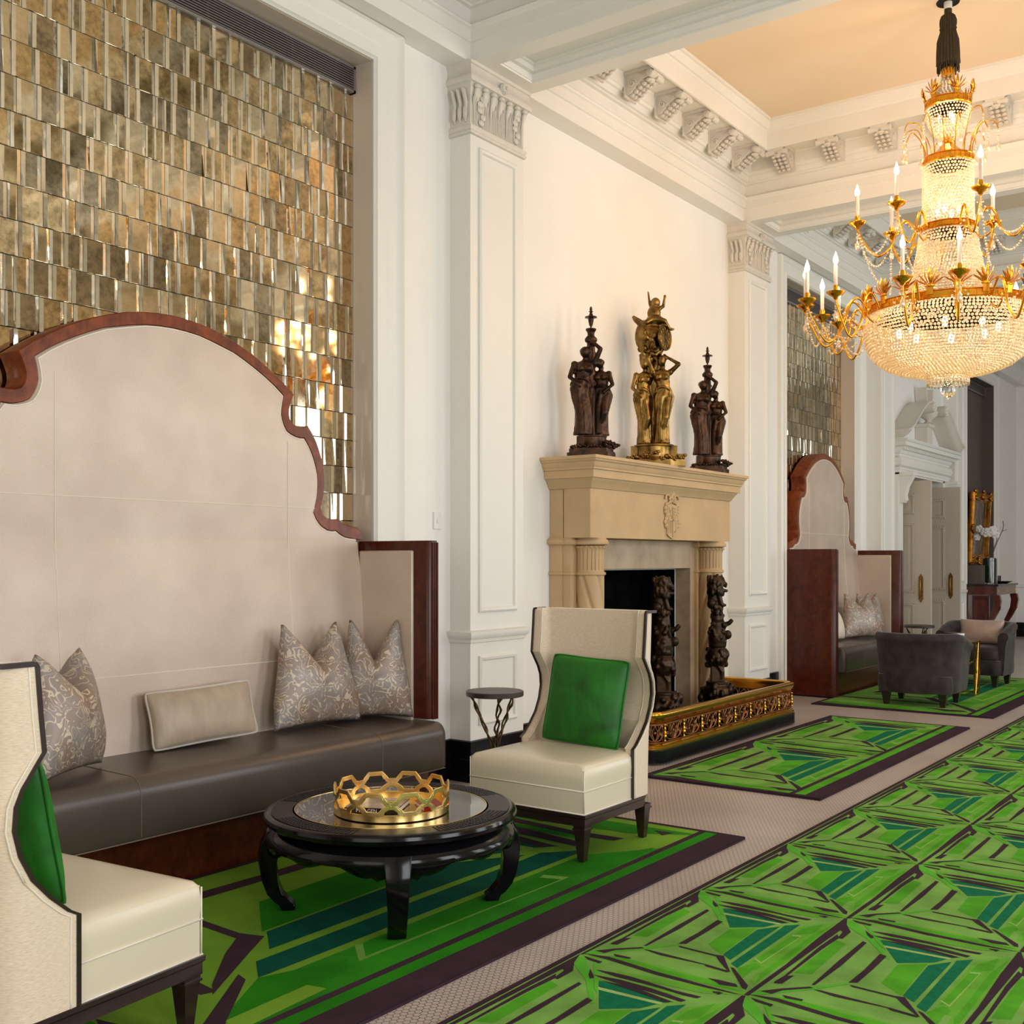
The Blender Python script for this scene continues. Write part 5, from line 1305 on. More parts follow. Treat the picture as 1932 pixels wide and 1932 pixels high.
# ---------------------------------------------------------------- chandelier
CX, CY = -2.155, 8.22
def cpos(ang, r, z):         # ang in degrees in the camera-aligned frame (0 right, 270 nearest)
    a = math.radians(ang)+PHI; return (r*math.cos(a), r*math.sin(a), z)
def ico():
    p = (1+5**0.5)/2; v = [(-1,p,0),(1,p,0),(-1,-p,0),(1,-p,0),(0,-1,p),(0,1,p),(0,-1,-p),(0,1,-p),(p,0,-1),(p,0,1),(-p,0,-1),(-p,0,1)]
    L = math.sqrt(1+p*p); v = [tuple(c/L for c in q) for q in v]
    f = [(0,11,5),(0,5,1),(0,1,7),(0,7,10),(0,10,11),(1,5,9),(5,11,4),(11,10,2),(10,7,6),(7,1,8),(3,9,4),(3,4,2),(3,2,6),(3,6,8),(3,8,9),(4,9,5),(2,4,11),(6,2,10),(8,6,7),(9,8,1)]
    return v, f
IV, IF = ico()
def bead(m, c, r): m.add([(c[0]+r*x, c[1]+r*y, c[2]+r*z) for x, y, z in IV], IF)
def beadnet(m, prof, dz, r, jitter=0.15, step=None, seed=1):
    rnd = random.Random(seed); L = [0]
    for p, q in zip(prof[:-1], prof[1:]): L.append(L[-1]+math.dist(p, q))
    s = 0; row = 0
    while s < L[-1]:
        i = max(k for k in range(len(L)) if L[k] <= s); i = min(i, len(prof)-2); u = (s-L[i])/(L[i+1]-L[i])
        R = prof[i][0]+(prof[i+1][0]-prof[i][0])*u; z = prof[i][1]+(prof[i+1][1]-prof[i][1])*u
        n = max(6, int(2*PI*R/(step or r*2.15)))
        for k in range(n):
            a = 2*PI*(k+0.5*(row % 2))/n; bead(m, (R*math.cos(a)+rnd.uniform(-1, 1)*r*jitter, R*math.sin(a)+rnd.uniform(-1, 1)*r*jitter, z+rnd.uniform(-1, 1)*r*jitter), r*rnd.uniform(0.88, 1.08))
        s += dz; row += 1
def swag(m, a, b, drop, r, n=26):
    for k in range(n+1):
        u = k/n; bead(m, (a[0]+(b[0]-a[0])*u, a[1]+(b[1]-a[1])*u, a[2]+(b[2]-a[2])*u-drop*4*u*(1-u)), r*(0.8+0.4*(k % 2)))
def pendant(m, p, s=1.0):
    m.lathe([(0.0, -0.075*s), (0.008*s, -0.066*s), (0.016*s, -0.05*s), (0.014*s, -0.03*s), (0.004*s, -0.01*s), (0.001, 0.0)], 6, p); bead(m, (p[0], p[1], p[2]+0.006*s), 0.007*s)
def chandelier():
    t = thing('chandelier', 'large gilt and crystal-bead chandelier with electric candles', 'chandelier', (CX, CY, 0))
    T = MB(); T.lathe([(0.062, ZC+0.003), (0.066, ZC-0.004), (0.078, ZC-0.005), (0.08, ZC+0.003)], 32); T.lathe([(0, ZC+0.002), (0.07, ZC+0.002), (0.07, ZC+0.0035)], 32); T.build('ceiling_collar', M['black'], t, smooth=40)  # black disc inside the ring gives the dark of the ceiling hole by colour
    T = MB(); T.lathe([(0.0, ZC-0.05), (0.028, ZC-0.05), (0.028, ZC), (0, ZC)], 20); T.build('white_sleeve', M['switch'], t)
    T = MB(); T.tube([(0, 0, 4.90), (0, 0, ZC-0.02)], 0.026, seg=16); T.build('corded_stem', M['tassel'], t, smooth=60)
    T = MB(); fo = lambda a, z: 0.07*math.sin(a*22)+0.03*math.sin(a*9+z*20)
    T.lathe([(0.026, 5.335), (0.045, 5.32), (0.055, 5.29), (0.054, 5.26), (0.05, 5.245), (0.055, 5.235), (0.05, 5.22), (0.058, 5.19), (0.07, 5.14), (0.074, 5.05), (0.077, 4.98), (0.072, 4.975), (0.05, 5.0), (0.02, 5.02)], 88, fold=fo)
    for k in range(30):
        a = k*PI/15; T.tube([(0.07*math.cos(a), 0.07*math.sin(a), 5.0), (0.073*math.cos(a), 0.073*math.sin(a), 4.955-0.02*(k % 3))], 0.005, seg=5)
    T.build('tassel', M['tassel'], t, smooth=60)
    G = MB(); G.lathe([(0.024, 4.95), (0.045, 4.945), (0.048, 4.93), (0.044, 4.91), (0.048, 4.90), (0.044, 4.885), (0.03, 4.885)], 32); G.build('top_collar', M['gilt'], t, smooth=40)
    B = MB(); beadnet(B, [(0.042, 4.88), (0.055, 4.84), (0.08, 4.78), (0.12, 4.72)], 0.024, 0.0095, step=0.024, seed=2); o = B.build('crown_bead_strings', M['bead'], t, smooth=180); o['kind'] = 'stuff'
    def band(z0, z1, R, name, n):
        G = MB(); G.lathe([(R-0.012, z0), (R+0.004, z0), (R+0.008, z0+0.006), (R+0.002, z0+0.01), (R+0.002, z1-0.01), (R+0.008, z1-0.006), (R+0.004, z1), (R-0.012, z1), (R-0.012, z0)], 72)
        for k in range(n):
            a = 2*PI*k/n; zc = (z0+z1)/2; w = 0.36*2*PI*R/n; h = (z1-z0)*0.22
            for (u0, u1, v0, v1) in ((-1, 1, 0.7, 1), (-1, -0.7, -1, 1), (-1, 1, -1, -0.7), (0.7, 1, -1, 0.25), (-0.2, 1, -0.1, 0.2)):
                P = [((R+o_)*math.cos(a+u*w/R), (R+o_)*math.sin(a+u*w/R), zc+v*h) for o_ in (0.001, 0.005) for u, v in ((u0, v0), (u1, v0), (u1, v1), (u0, v1))]
                G.add(P, [(4, 5, 6, 7), (0, 1, 5, 4), (1, 2, 6, 5), (2, 3, 7, 6), (3, 0, 4, 7)])
        return G.build(name, M['gilt'], t, smooth=35)
    def palmette(r, z, ang, s, mat='gilt'):
        m = MB()
        for q in range(-3, 4):
            a = q*0.36; L = 0.105*s*(1-0.05*abs(q))
            pts = [(0.0, 0.012*s*q*0.3, 0), (0.012*s, L*0.5*math.sin(a)*1.1, L*0.5*math.cos(a)), (0.004, L*math.sin(a), L*math.cos(a))]
            m.tube(spl(pts, 4), [0.003*s, 0.004*s, 0.006*s, 0.008*s, 0.009*s, 0.009*s, 0.008*s, 0.005*s, 0.002*s], seg=6, flat=0.5)
        m.ell((0.006, 0, 0.0), (0.012*s, 0.03*s, 0.012*s)); m.box(0.0, -0.018*s, -0.05*s, 0.014*s, 0.018*s, 0.0)
        o = m.build('palmette', M[mat], t, smooth=60); o.location = cpos(ang, r, z); o.rotation_euler = (0, 0.18, math.radians(ang)+PHI); return o
    band(4.66, 4.715, 0.152, 'upper_ring', 24)
    for a in (150, 25, 270, 210, 330, 90): palmette(0.15, 4.745, a, 0.95)
    B = MB(); beadnet(B, [(0.15, 4.65), (0.146, 4.60), (0.13, 4.55), (0.10, 4.50), (0.06, 4.46), (0.03, 4.44)], 0.021, 0.0092, step=0.022, seed=3); o = B.build('upper_bead_bowl', M['bead'], t, smooth=180); o['kind'] = 'stuff'
    G = MB(); G.lathe([(0.0, 4.47), (0.03, 4.47), (0.036, 4.455), (0.028, 4.44), (0.04, 4.43), (0.03, 4.415), (0.045, 4.40), (0.07, 4.37), (0.11, 4.335), (0.15, 4.315), (0.165, 4.31)], 48); G.build('domed_neck', M['gilt'], t, smooth=50)
    band(4.255, 4.31, 0.168, 'shade_ring', 26)
    # weeping fountain of wires with drops
    for k in range(14):
        ang = k*360/14+8; m = MB(); a = math.radians(ang)+PHI; R1 = 0.27+0.05*(k % 2); hh = 4.50+0.03*(k % 3)
        P = lambda r, z: (r*math.cos(a), r*math.sin(a), z)
        pts = spl([P(0.155, 4.30), P(0.17, 4.42), P(0.22, hh), P(R1-0.02, hh+0.01), P(R1+0.01, hh-0.05)], 7)
        m.tube(pts, 0.0042, seg=6); o = m.build('fountain_wire', M['gilt'], t, smooth=180)
        d = MB(); e = pts[-1]
        for q in range(4): bead(d, (e[0], e[1], e[2]-0.014-0.02*q), 0.009)
        pendant(d, (e[0], e[1], e[2]-0.09), 1.0); d.build('crystal_drop', M['bead'], o, smooth=180)
    B = MB(); beadnet(B, [(0.165, 4.25), (0.166, 4.1), (0.168, 3.95), (0.172, 3.83)], 0.022, 0.0104, seed=4); o = B.build('bead_cylinder', M['bead'], t, smooth=180); o['kind'] = 'stuff'
    band(3.775, 3.825, 0.196, 'middle_ring', 30)
    B = MB(); beadnet(B, [(0.19, 3.77), (0.205, 3.65), (0.235, 3.50), (0.29, 3.34), (0.34, 3.25)], 0.022, 0.0106, seed=5); o = B.build('bead_skirt', M['bead'], t, smooth=180); o['kind'] = 'stuff'
    band(3.195, 3.255, 0.555, 'main_ring', 72)
    for k in range(20): palmette(0.56, 3.285, k*18+3, 1.15)
    B = MB(); beadnet(B, [(0.55, 3.19), (0.567, 3.14), (0.572, 3.08), (0.565, 3.02), (0.54, 2.95), (0.495, 2.885), (0.43, 2.835), (0.35, 2.80), (0.26, 2.775), (0.17, 2.76), (0.11, 2.755)], 0.024, 0.0118, seed=6); o = B.build('bead_bowl', M['bead'], t, smooth=180); o['kind'] = 'stuff'
    B = MB(); beadnet(B, [(0.14, 2.755), (0.14, 2.70)], 0.018, 0.006, seed=7)
    for k in range(30): a = k*PI/15; B.tube([(0.14*math.cos(a), 0.14*math.sin(a), 2.76), (0.14*math.cos(a), 0.14*math.sin(a), 2.685)], 0.005, seg=5)
    o = B.build('bead_fringe', M['bead'], t, smooth=180); o['kind'] = 'stuff'
    B = MB(); B.ell((0, 0, 2.655), 0.052, 28, 18); B.lathe([(0, 2.70), (0.012, 2.705), (0.01, 2.73), (0.02, 2.745), (0, 2.755)], 16); B.lathe([(0, 2.588), (0.006, 2.592), (0.008, 2.602), (0, 2.606)], 10); B.build('glass_ball_finial', M['glass'], t, smooth=180)
    # candle arms
    def arm(ang, rc, zc, r0, z0, dip, bow=0.0):
        a0 = math.radians(ang)+PHI
        def P(r, z, w=0): return (r*math.cos(a0)-w*math.sin(a0), r*math.sin(a0)+w*math.cos(a0), z)
        m = MB(); L = rc-r0
        pts = spl([P(r0, z0), P(r0+0.18*L, z0+0.10), P(r0+0.32*L, z0+0.06), P(r0+0.45*L, z0-dip*0.55), P(r0+0.68*L, z0-dip), P(r0+0.92*L, zc-0.16), P(rc, zc-0.075)], 7)
        m.tube(pts, 0.0085, seg=8)
        sc = spl([P(r0+0.0*L, z0-0.05), P(r0+0.12*L, z0-0.10), P(r0+0.28*L, z0-0.06), P(r0+0.26*L, z0-0.01), P(r0+0.18*L, z0-0.02)], 6)
        m.tube(sc, 0.006, seg=7)
        o = m.build('candle_arm', M['gilt'], t, smooth=180)
        c = P(rc, zc)
        d = MB(); d.lathe([(0.0, -0.078), (0.012, -0.075), (0.02, -0.06), (0.045, -0.045), (0.062, -0.03), (0.064, -0.024), (0.05, -0.022), (0.02, -0.03), (0.016, -0.02), (0.02, 0.0), (0.017, 0.02), (0.0, 0.02)], 24, c, fold=lambda th, z: 0.04*math.sin(th*14)*(-0.07 < z < -0.035))
        d.build('drip_pan', M['gilt'], o, smooth=50)
        d = MB(); d.lathe([(0.0, 0.018), (0.0135, 0.018), (0.0135, 0.165), (0.009, 0.17), (0, 0.17)], 14, c); d.build('candle', M['white_gloss'], o, smooth=50)
        d = MB(); d.lathe([(0.0, 0.166), (0.009, 0.168), (0.018, 0.188), (0.016, 0.208), (0.007, 0.235), (0, 0.256)], 12, c); d.build('flame_bulb', M['bulb'], o, smooth=180)
        d = MB()
        for q in range(3): bead(d, (c[0], c[1], c[2]-0.09-0.018*q), 0.008)
        pendant(d, (c[0], c[1], c[2]-0.145), 1.15); d.build('crystal_drop', M['bead'], o, smooth=180)
        return c
    low = [148, 172, 183, 197, 230, 253, 277, 301, 325, 349, 13, 37, 61, 85, 109, 128]
    rr = [0.90, 0.99, 1.02, 0.92, 0.87, 0.88, 1.0]+[0.92]*9
    lc = [(a, r, arm(a, r, 3.315, 0.565, 3.20, 0.21)) for a, r in zip(low, rr)]
    up = [(158, 0.62), (207, 0.50), (270, 0.55), (312, 0.62), (28, 0.47), (75, 0.55), (115, 0.55)]
    uc = [(a, r, arm(a, r, 3.945, 0.20, 3.79, 0.13)) for a, r in up]
    B = MB()
    for k in range(len(lc)):
        p, q = lc[k][2], lc[(k+1) % len(lc)][2]; a = (p[0]*0.99, p[1]*0.99, p[2]-0.09); b = (q[0]*0.99, q[1]*0.99, q[2]-0.09)
        swag(B, a, b, 0.20, 0.0075, 24)
        swag(B, a, cpos(lc[k][0]+9, 0.57, 3.12), 0.16, 0.0075, 24)
    for k in range(len(uc)):
        p, q = uc[k][2], uc[(k+1) % len(uc)][2]; a = (p[0], p[1], p[2]-0.09); b = (q[0], q[1], q[2]-0.09)
        swag(B, a, b, 0.22, 0.0075, 26); swag(B, a, cpos(uc[k][0]+14, 0.46, 3.42), 0.06, 0.0075, 24)
    o = B.build('bead_swags', M['bead'], t, smooth=180); o['kind'] = 'stuff'
    # bulbs inside the crystal
    for k in range(8):
        a = k*45+20; m = MB(); c = cpos(a, 0.33, 3.08); m.ell(c, (0.02, 0.02, 0.035), 12, 8); m.build('inner_bulb', M['bulb'], t, smooth=180)
    for k in range(4):
        m = MB(); c = cpos(k*90+50, 0.075, 3.93); m.ell(c, (0.015, 0.015, 0.03), 10, 8); m.build('inner_bulb', M['bulb'], t, smooth=180)
    for k in range(3):
        m = MB(); c = cpos(k*120+30, 0.055, 4.60); m.ell(c, (0.014, 0.014, 0.028), 10, 8); m.build('inner_bulb', M['bulb'], t, smooth=180)
    W2 = (1.0, 0.74, 0.44)
    for (x, y, z, e, r) in ((0, 0, 3.06, 14, 0.1), (0.28, 0, 3.10, 6, 0.05), (-0.28, 0, 3.10, 6, 0.05), (0, 0.28, 3.10, 6, 0.05), (0, -0.28, 3.10, 6, 0.05), (0, 0, 3.5, 7, 0.05), (0, 0, 4.0, 6, 0.05), (0, 0, 4.58, 3.5, 0.04)):
        point('chandelier_light', (CX+x, CY+y, z), e, W2, r)
    for k in range(8):          # light of the candle bulbs, one lamp for every two candles
        c = cpos(k*45+20, 0.95, 3.62); point('candle_light', (CX+c[0], CY+c[1], c[2]), 9, WARM, 0.05)
    for k in range(4):
        c = cpos(k*90+20, 0.58, 4.24); point('candle_light', (CX+c[0], CY+c[1], c[2]), 9, WARM, 0.05)
chandelier()

# ---------------------------------------------------------------- double doors and their pedimented surround
def leaf(name, label, hinge, ang, w, h, th=0.05, handle='brass'):
    t = sroot(name, (hinge[0], hinge[1], 0.005)); t.rotation_euler = (0, 0, ang)
    m = MB(); m.box(0, -th/2, 0, w, th/2, h); m.build('door_leaf', M['door_paint'], t, smooth=0)
    pm = [(0, 0), (0.004, 0.012), (0.018, 0.014), (0.022, -0.002), (0.045, -0.004), (0.07, 0.008)]
    for z0, z1 in ((2.06, 2.32), (1.0, 1.92), (0.15, 0.84)):
        for s in (-1, 1):
            m = MB(); m.rectmould('y', s*th/2, 0.12, w-0.22, z0*h/2.5, z1*h/2.5, pm, s)
            m.box(0.12+0.07, min(s*th/2, s*(th/2+0.008)), z0*h/2.5+0.07, w-0.22-0.07, max(s*th/2, s*(th/2+0.008)), z1*h/2.5-0.07)
            a0, a1, b0, b1 = 0.115, w-0.215, z0*h/2.5-0.005, z1*h/2.5+0.005
            nn = int((a1-a0)/0.032); nz = int((b1-b0)/0.032)
            for k in range(nn+1):
                for b in (b0, b1): m.ell((a0+(a1-a0)*k/nn, s*(th/2+0.004), b), (0.009, 0.008, 0.013), 6, 4)
            for k in range(nz+1):
                for a in (a0, a1): m.ell((a, s*(th/2+0.004), b0+(b1-b0)*k/nz), (0.013, 0.008, 0.009), 6, 4)
            m.build('door_panel', M['door_paint'], t, smooth=40)
    m = MB()
    yy = -th/2
    P = [(w-0.13, 0.86), (w-0.10, 0.91), (w-0.10, 1.20), (w-0.13, 1.25), (w-0.16, 1.20), (w-0.16, 0.91)]
    m.prism(P, 'y', yy-0.008, yy); m.tube([(w-0.13, yy-0.01, 0.94), (w-0.13, yy-0.035, 0.96), (w-0.13, yy-0.035, 1.15), (w-0.13, yy-0.01, 1.17)], 0.01, seg=8)
    for k in range(5): m.ell((w-0.13, yy-0.036, 0.98+0.04*k), (0.014, 0.01, 0.012), 8, 5)
    m.build('door_handle', M['antique_brass'], t, smooth=50)
    return t
leaf('door_1', '', (-4.88, 15.28), 0.0, 0.66, 2.50)
leaf('door_2', '', (-4.93, 16.95), 0.0, 0.66, 2.50)
def pediment():
    t = thing('door_pediment', 'white carved door surround with broken swan-neck pediment', 'door surround', (XL, 0, 0))
    a, b = 14.90, 17.32
    m = MB()
    for y0, y1 in ((a, 15.10), (17.05, b)): m.box(0.002, y0, 0.0, 0.10, y1, 2.62)
    m.box(0.002, a, 2.58, 0.10, b, 2.66)
    path = [(0.002, a), (0.10, a), (0.10, b), (0.002, b)]
    m.sweep([(0, 2.60), (0.02, 2.605), (0.02, 2.64), (0.03, 2.65), (0.03, 2.67), (0.0, 2.675), (0.04, 2.70), (0.055, 2.75), (0.04, 2.80), (0.005, 2.815), (0.02, 2.825), (0.02, 2.85), (0.035, 2.86), (0.05, 2.90), (0.055, 2.94), (0.13, 2.945), (0.14, 2.95), (0.14, 3.0), (0.155, 3.005), (0.17, 3.03), (0.17, 3.04), (0, 3.04)], path, side=-1)
    m.box(0.002, a, 2.60, 0.10, b, 3.035)
    m.build('entablature', M['trim'], t, smooth=30)
    m = MB(); n = 46
    for k in range(n): y = a-0.03+(b-a+0.06)*k/(n-1); m.box(0.14, y-0.014, 2.90, 0.20, y+0.014, 2.942)
    m.build('dentil_row', M['trim'], t, smooth=0)
    for sg in (1, -1):
        m = MB(); yc = (a+b)/2; pts = []
        for k in range(17):
            q = k/16; y = 1.42-1.12*q; z = 3.04+0.48*(0.5-0.5*math.cos(PI*q))**0.9
            pts.append((y, z))
        rings = []
        for y, z in pts: rings.append([(0.002, yc-sg*y, z-0.0), (0.20, yc-sg*y, z-0.0), (0.25, yc-sg*y, z+0.03), (0.26, yc-sg*y, z+0.06), (0.30, yc-sg*y, z+0.09), (0.30, yc-sg*y, z+0.115), (0.002, yc-sg*y, z+0.115)])
        m.loft(rings)
        e = yc-sg*0.30; m.tube([(0.002, e, 3.55), (0.31, e, 3.55)], 0.075, seg=18)
        for k in range(7): m.ell((0.31, e+0.045*math.cos(k*0.9), 3.55+0.045*math.sin(k*0.9)), (0.03, 0.028, 0.028), 8, 6)
        m.build('swan_neck', M['trim_grey'], t, smooth=45)
    m = MB(); yc = (a+b)/2; m.box(0.002, yc-0.13, 3.04, 0.17, yc+0.13, 3.33); m.sweep([(0, 3.30), (0.02, 3.31), (0.03, 3.35), (0, 3.36)], [(0.002, yc-0.13), (0.17, yc-0.13), (0.17, yc+0.13), (0.002, yc+0.13)], side=-1); m.box(0.002, yc-0.13, 3.33, 0.17, yc+0.13, 3.355)
    m.build('pedestal', M['trim_grey'], t, smooth=30)
    m = MB(); m.lathe([(0.04, 3.355), (0.07, 3.37), (0.04, 3.40), (0.06, 3.42), (0.12, 3.47), (0.13, 3.52), (0.10, 3.55)], 24, (0.15, yc, 0))
    for sg in (-1, 1):
        rg = []
        for k in range(9):
            q = k/8; w = 0.075*(1-0.35*q); y = yc+sg*(0.06+0.10*math.sin(q*1.4)); z = 3.52+0.34*q
            rg.append([(0.04, y-0.02, z), (0.17, y-0.02, z), (0.17, y+w*0.5, z), (0.04, y+w*0.5, z)])
        m.loft(rg)
    m.build('finial_leaves', M['trim_grey'], t, smooth=40)
    for y in (a+0.11, b-0.11):
        m = MB(); m.prism([(0.10, 2.60), (0.26, 2.60), (0.27, 2.55), (0.20, 2.42), (0.17, 2.30), (0.18, 2.24), (0.15, 2.2), (0.10, 2.2)], 'y', y-0.07, y+0.07); m.box(0.10, y-0.085, 2.56, 0.285, y+0.085, 2.605)
        m.build('console_bracket', M['trim'], t, smooth=30)
pediment()

# ---------------------------------------------------------------- barrel armchairs, gold side table
def armchair(loc, rz, label):
    t = thing('barrel_armchair', label, 'armchair', loc, rz)
    # local front +y
    n = 44; rings = []
    for k in range(n+1):
        q = k/n; a = PI*(1.0+q)   # sweep round the back from left to right
        # path: straight arms then a round back
        s = -1+2*q
        if abs(s) > 0.62:
            e = (abs(s)-0.62)/0.38; x = math.copysign(0.365, s); y = -0.06+0.38*e; nx, ny = math.copysign(1, s), 0
        else:
            th = -PI/2+s/0.62*PI/2; x = 0.365*math.copysign(abs(math.sin(th+PI/2))**0.8, s) if abs(s) > 0 else 0; x = 0.365*math.sin(s/0.62*PI/2); y = -0.06-0.30*math.cos(s/0.62*PI/2); nx, ny = math.sin(s/0.62*PI/2), -math.cos(s/0.62*PI/2)
            L = math.hypot(nx, ny); nx /= L; ny /= L
        top = 0.715-0.10*max(0, (abs(s)-0.5)/0.5)**1.6
        ch = 0.006*abs(math.sin(k*PI/4))
        R = []
        prof = [(0.0, 0.13), (0.012, 0.20), (0.03, 0.45), (0.045, top-0.09), (0.06, top-0.075), (0.064, top-0.04), (0.045, top-0.008), (0.01, top), (-0.035, top-0.012), (-0.058, top-0.05), (-0.06, top-0.09), (-0.052, 0.40), (-0.05, 0.13)]
        for o_, z in prof:
            o2 = o_-(ch if o_ > 0.02 and z > 0.5 else 0); R.append((x+nx*o2, y+ny*o2, z))
        rings.append(R)
    m = MB(); m.loft(rings); m.build('barrel_back', M['velvet_grey'], t, smooth=60, bevel=0)
    m = MB()
    def rr(x0, x1, y0, y1, z, r, c=4):
        out = []
        for cx, cy, a in ((x1-r, y1-r, 0), (x0+r, y1-r, PI/2), (x0+r, y0+r, PI), (x1-r, y0+r, 1.5*PI)):
            for k in range(c+1): out.append((cx+r*math.cos(a+PI/2*k/c), cy+r*math.sin(a+PI/2*k/c), z))
        return out
    m.loft([rr(-0.345, 0.345, -0.30, 0.37, 0.13, 0.08), rr(-0.355, 0.355, -0.30, 0.40, 0.20, 0.09), rr(-0.35, 0.35, -0.3, 0.41, 0.30, 0.09)]); st = m.build('seat_base', M['velvet_grey'], t, smooth=50)
    m = MB(); m.loft([rr(-0.315, 0.315, -0.28, 0.40, 0.30, 0.06), rr(-0.32, 0.32, -0.28, 0.43, 0.33, 0.08), rr(-0.32, 0.32, -0.28, 0.435, 0.40, 0.08), rr(-0.30, 0.30, -0.28, 0.41, 0.435, 0.08), rr(-0.2, 0.2, -0.22, 0.3, 0.45, 0.1)]); m.build('seat_cushion', M['velvet_grey'], st, smooth=60)
    for sx in (-1, 1):
        for y in (-0.22, 0.30):
            m = MB(); m.taper((sx*0.27, y), (0.022, 0.022), (0.042, 0.042), 0, 0.14); m.build('leg', M['espresso'], t, smooth=0)
    return t
armchair((-3.235, 11.33, 0.015), 0.02, 'nearer charcoal velvet barrel armchair, seen from behind on the far rug')
armchair((-3.20, 13.52, 0.015), PI-0.05, 'farther charcoal velvet barrel armchair facing the camera, with a satin cushion').scale = (0.93, 0.93, 1.0)
pillow('lumbar_cushion', 'taupe satin cushion in the farther charcoal armchair', (-3.17, 13.47, 0.47), PI, 0.28, 0.0, 0.50, 0.30, 0.15, M['satin'], pinch=0.09, seed=21)
def goldtable(loc):
    t = thing('gold_side_table', 'small gold-framed side table between the two charcoal armchairs', 'table', loc, 0.1)
    H = 0.565; w = 0.17
    m = MB(); m.box(-w, -w, H-0.008, w, w, H); m.build('table_top', M['antique_brass'], t, smooth=0)
    m = MB(); e = 0.008
    for sx in (-1, 1):
        for sy in (-1, 1): m.box(sx*w-e, sy*w-e, 0, sx*w+e, sy*w+e, H)
    for z in (e, H-e):
        for s in (-1, 1): m.box(-w, s*w-e, z-e, w, s*w+e, z+e); m.box(s*w-e, -w, z-e, s*w+e, w, z+e)
    m.build('frame', M['brass'], t, smooth=0)
    m = MB()
    for s in (-1, 1):
        m.tube([(s*w, -0.11, 0.012), (s*w, -0.02, 0.22), (s*w, 0.10, H)], [0.008, 0.013, 0.006]); m.tube([(s*w, -0.02, 0.22), (s*w, -0.16, 0.36)], 0.007); m.tube([(s*w, 0.03, 0.33), (s*w, 0.16, 0.2)], 0.006)
        m.tube([(-0.1, s*w, 0.012), (0.0, s*w, 0.25), (0.11, s*w, H)], [0.008, 0.012, 0.006]); m.tube([(0.0, s*w, 0.25), (0.15, s*w, 0.36)], 0.006)
    m.build('branch_struts', M['brass'], t, smooth=60)
    z = loc[2]+H
    for k, (dx, rz, c, lab) in enumerate(((0.0, 0.3, 'book_black', 'bottom book of the small stack on the gold side table'), (0.0, 0.15, 'book_white', 'middle book of the small stack on the gold side table'), (0.01, 0.5, 'book_black', 'top book of the small stack on the gold side table'))):
        b = thing('book', lab, 'book', (loc[0]-0.06+dx, loc[1]-0.04, z+k*0.028), rz+PHI)
        q = MB(); q.box(-0.09, -0.07, 0, 0.09, 0.07, 0.003); q.box(-0.09, -0.07, 0.025, 0.09, 0.07, 0.028); q.box(-0.09, -0.07, 0, -0.086, 0.07, 0.028); q.build('cover', M[c], b, smooth=0)
        q = MB(); q.box(-0.085, -0.067, 0.003, 0.086, 0.066, 0.025); q.build('pages', M['paper'], b, smooth=0)
goldtable((-3.13, 12.40, 0.015))

# ---------------------------------------------------------------- console, painting, orchid at the far recess
def console():
    t = thing('console_table', 'mahogany console table with black top and curved front legs in the far recess', 'table', (XL, 19.33, 0))
    a, b, d, H = -0.70, 0.70, 0.52, 1.05
    m = MB(); m.box(0.0, a, H-0.03, d, b, H); m.build('marble_top', M['stone_black'], t, smooth=0, bevel=0.006)
    m = MB(); m.box(0.01, a+0.03, H-0.17, d-0.03, b-0.03, H-0.03); m.build('apron', M['mahogany'], t, smooth=0)
    m = MB()
    for y in (a+0.12, 0, b-0.12): m.lathe([(0, 0), (0.03, 0), (0.02, 0.006), (0, 0.01)], 12, (0, 0, 0)) if False else m.box(d-0.032, y-0.04, H-0.13, d-0.024, y+0.04, H-0.08)
    m.build('ormolu_mounts', M['brass'], t, smooth=0)
    for y in (a+0.09, b-0.09):
        m = MB(); pr = [(d-0.05, H-0.17, 0.055), (d-0.03, H-0.27, 0.055), (d-0.05, H-0.40, 0.05), (d-0.12, H-0.55, 0.042), (d-0.20, H-0.70, 0.036), (d-0.22, H-0.82, 0.034), (d-0.17, H-0.92, 0.04), (d-0.12, 0.10, 0.05)]
        m.loft([[(x-w, y-0.045, z), (x+w, y-0.045, z), (x+w, y+0.045, z), (x-w, y+0.045, z)] for x, z, w in pr]); m.build('leg', M['mahogany'], t, smooth=60)
    m = MB(); m.box(0.01, a+0.02, 0.0, 0.06, b-0.02, H-0.17); m.box(0.01, a+0.04, 0, d-0.06, b-0.04, 0.10); m.build('back_and_base', M['mahogany'], t, smooth=0)
    m = MB(); m.box(0.10, a+0.10, 0.10, 0.36, a+0.14, H-0.18)
    m.rectmould('y', a+0.10, 0.12, 0.34, 0.2, H-0.22, [(0, 0), (0.006, 0.012), (0.02, 0.012), (0.026, 0)], -1); m.build('inlaid_door', M['mahogany'], t, smooth=0)
    return H
HC_ = console()
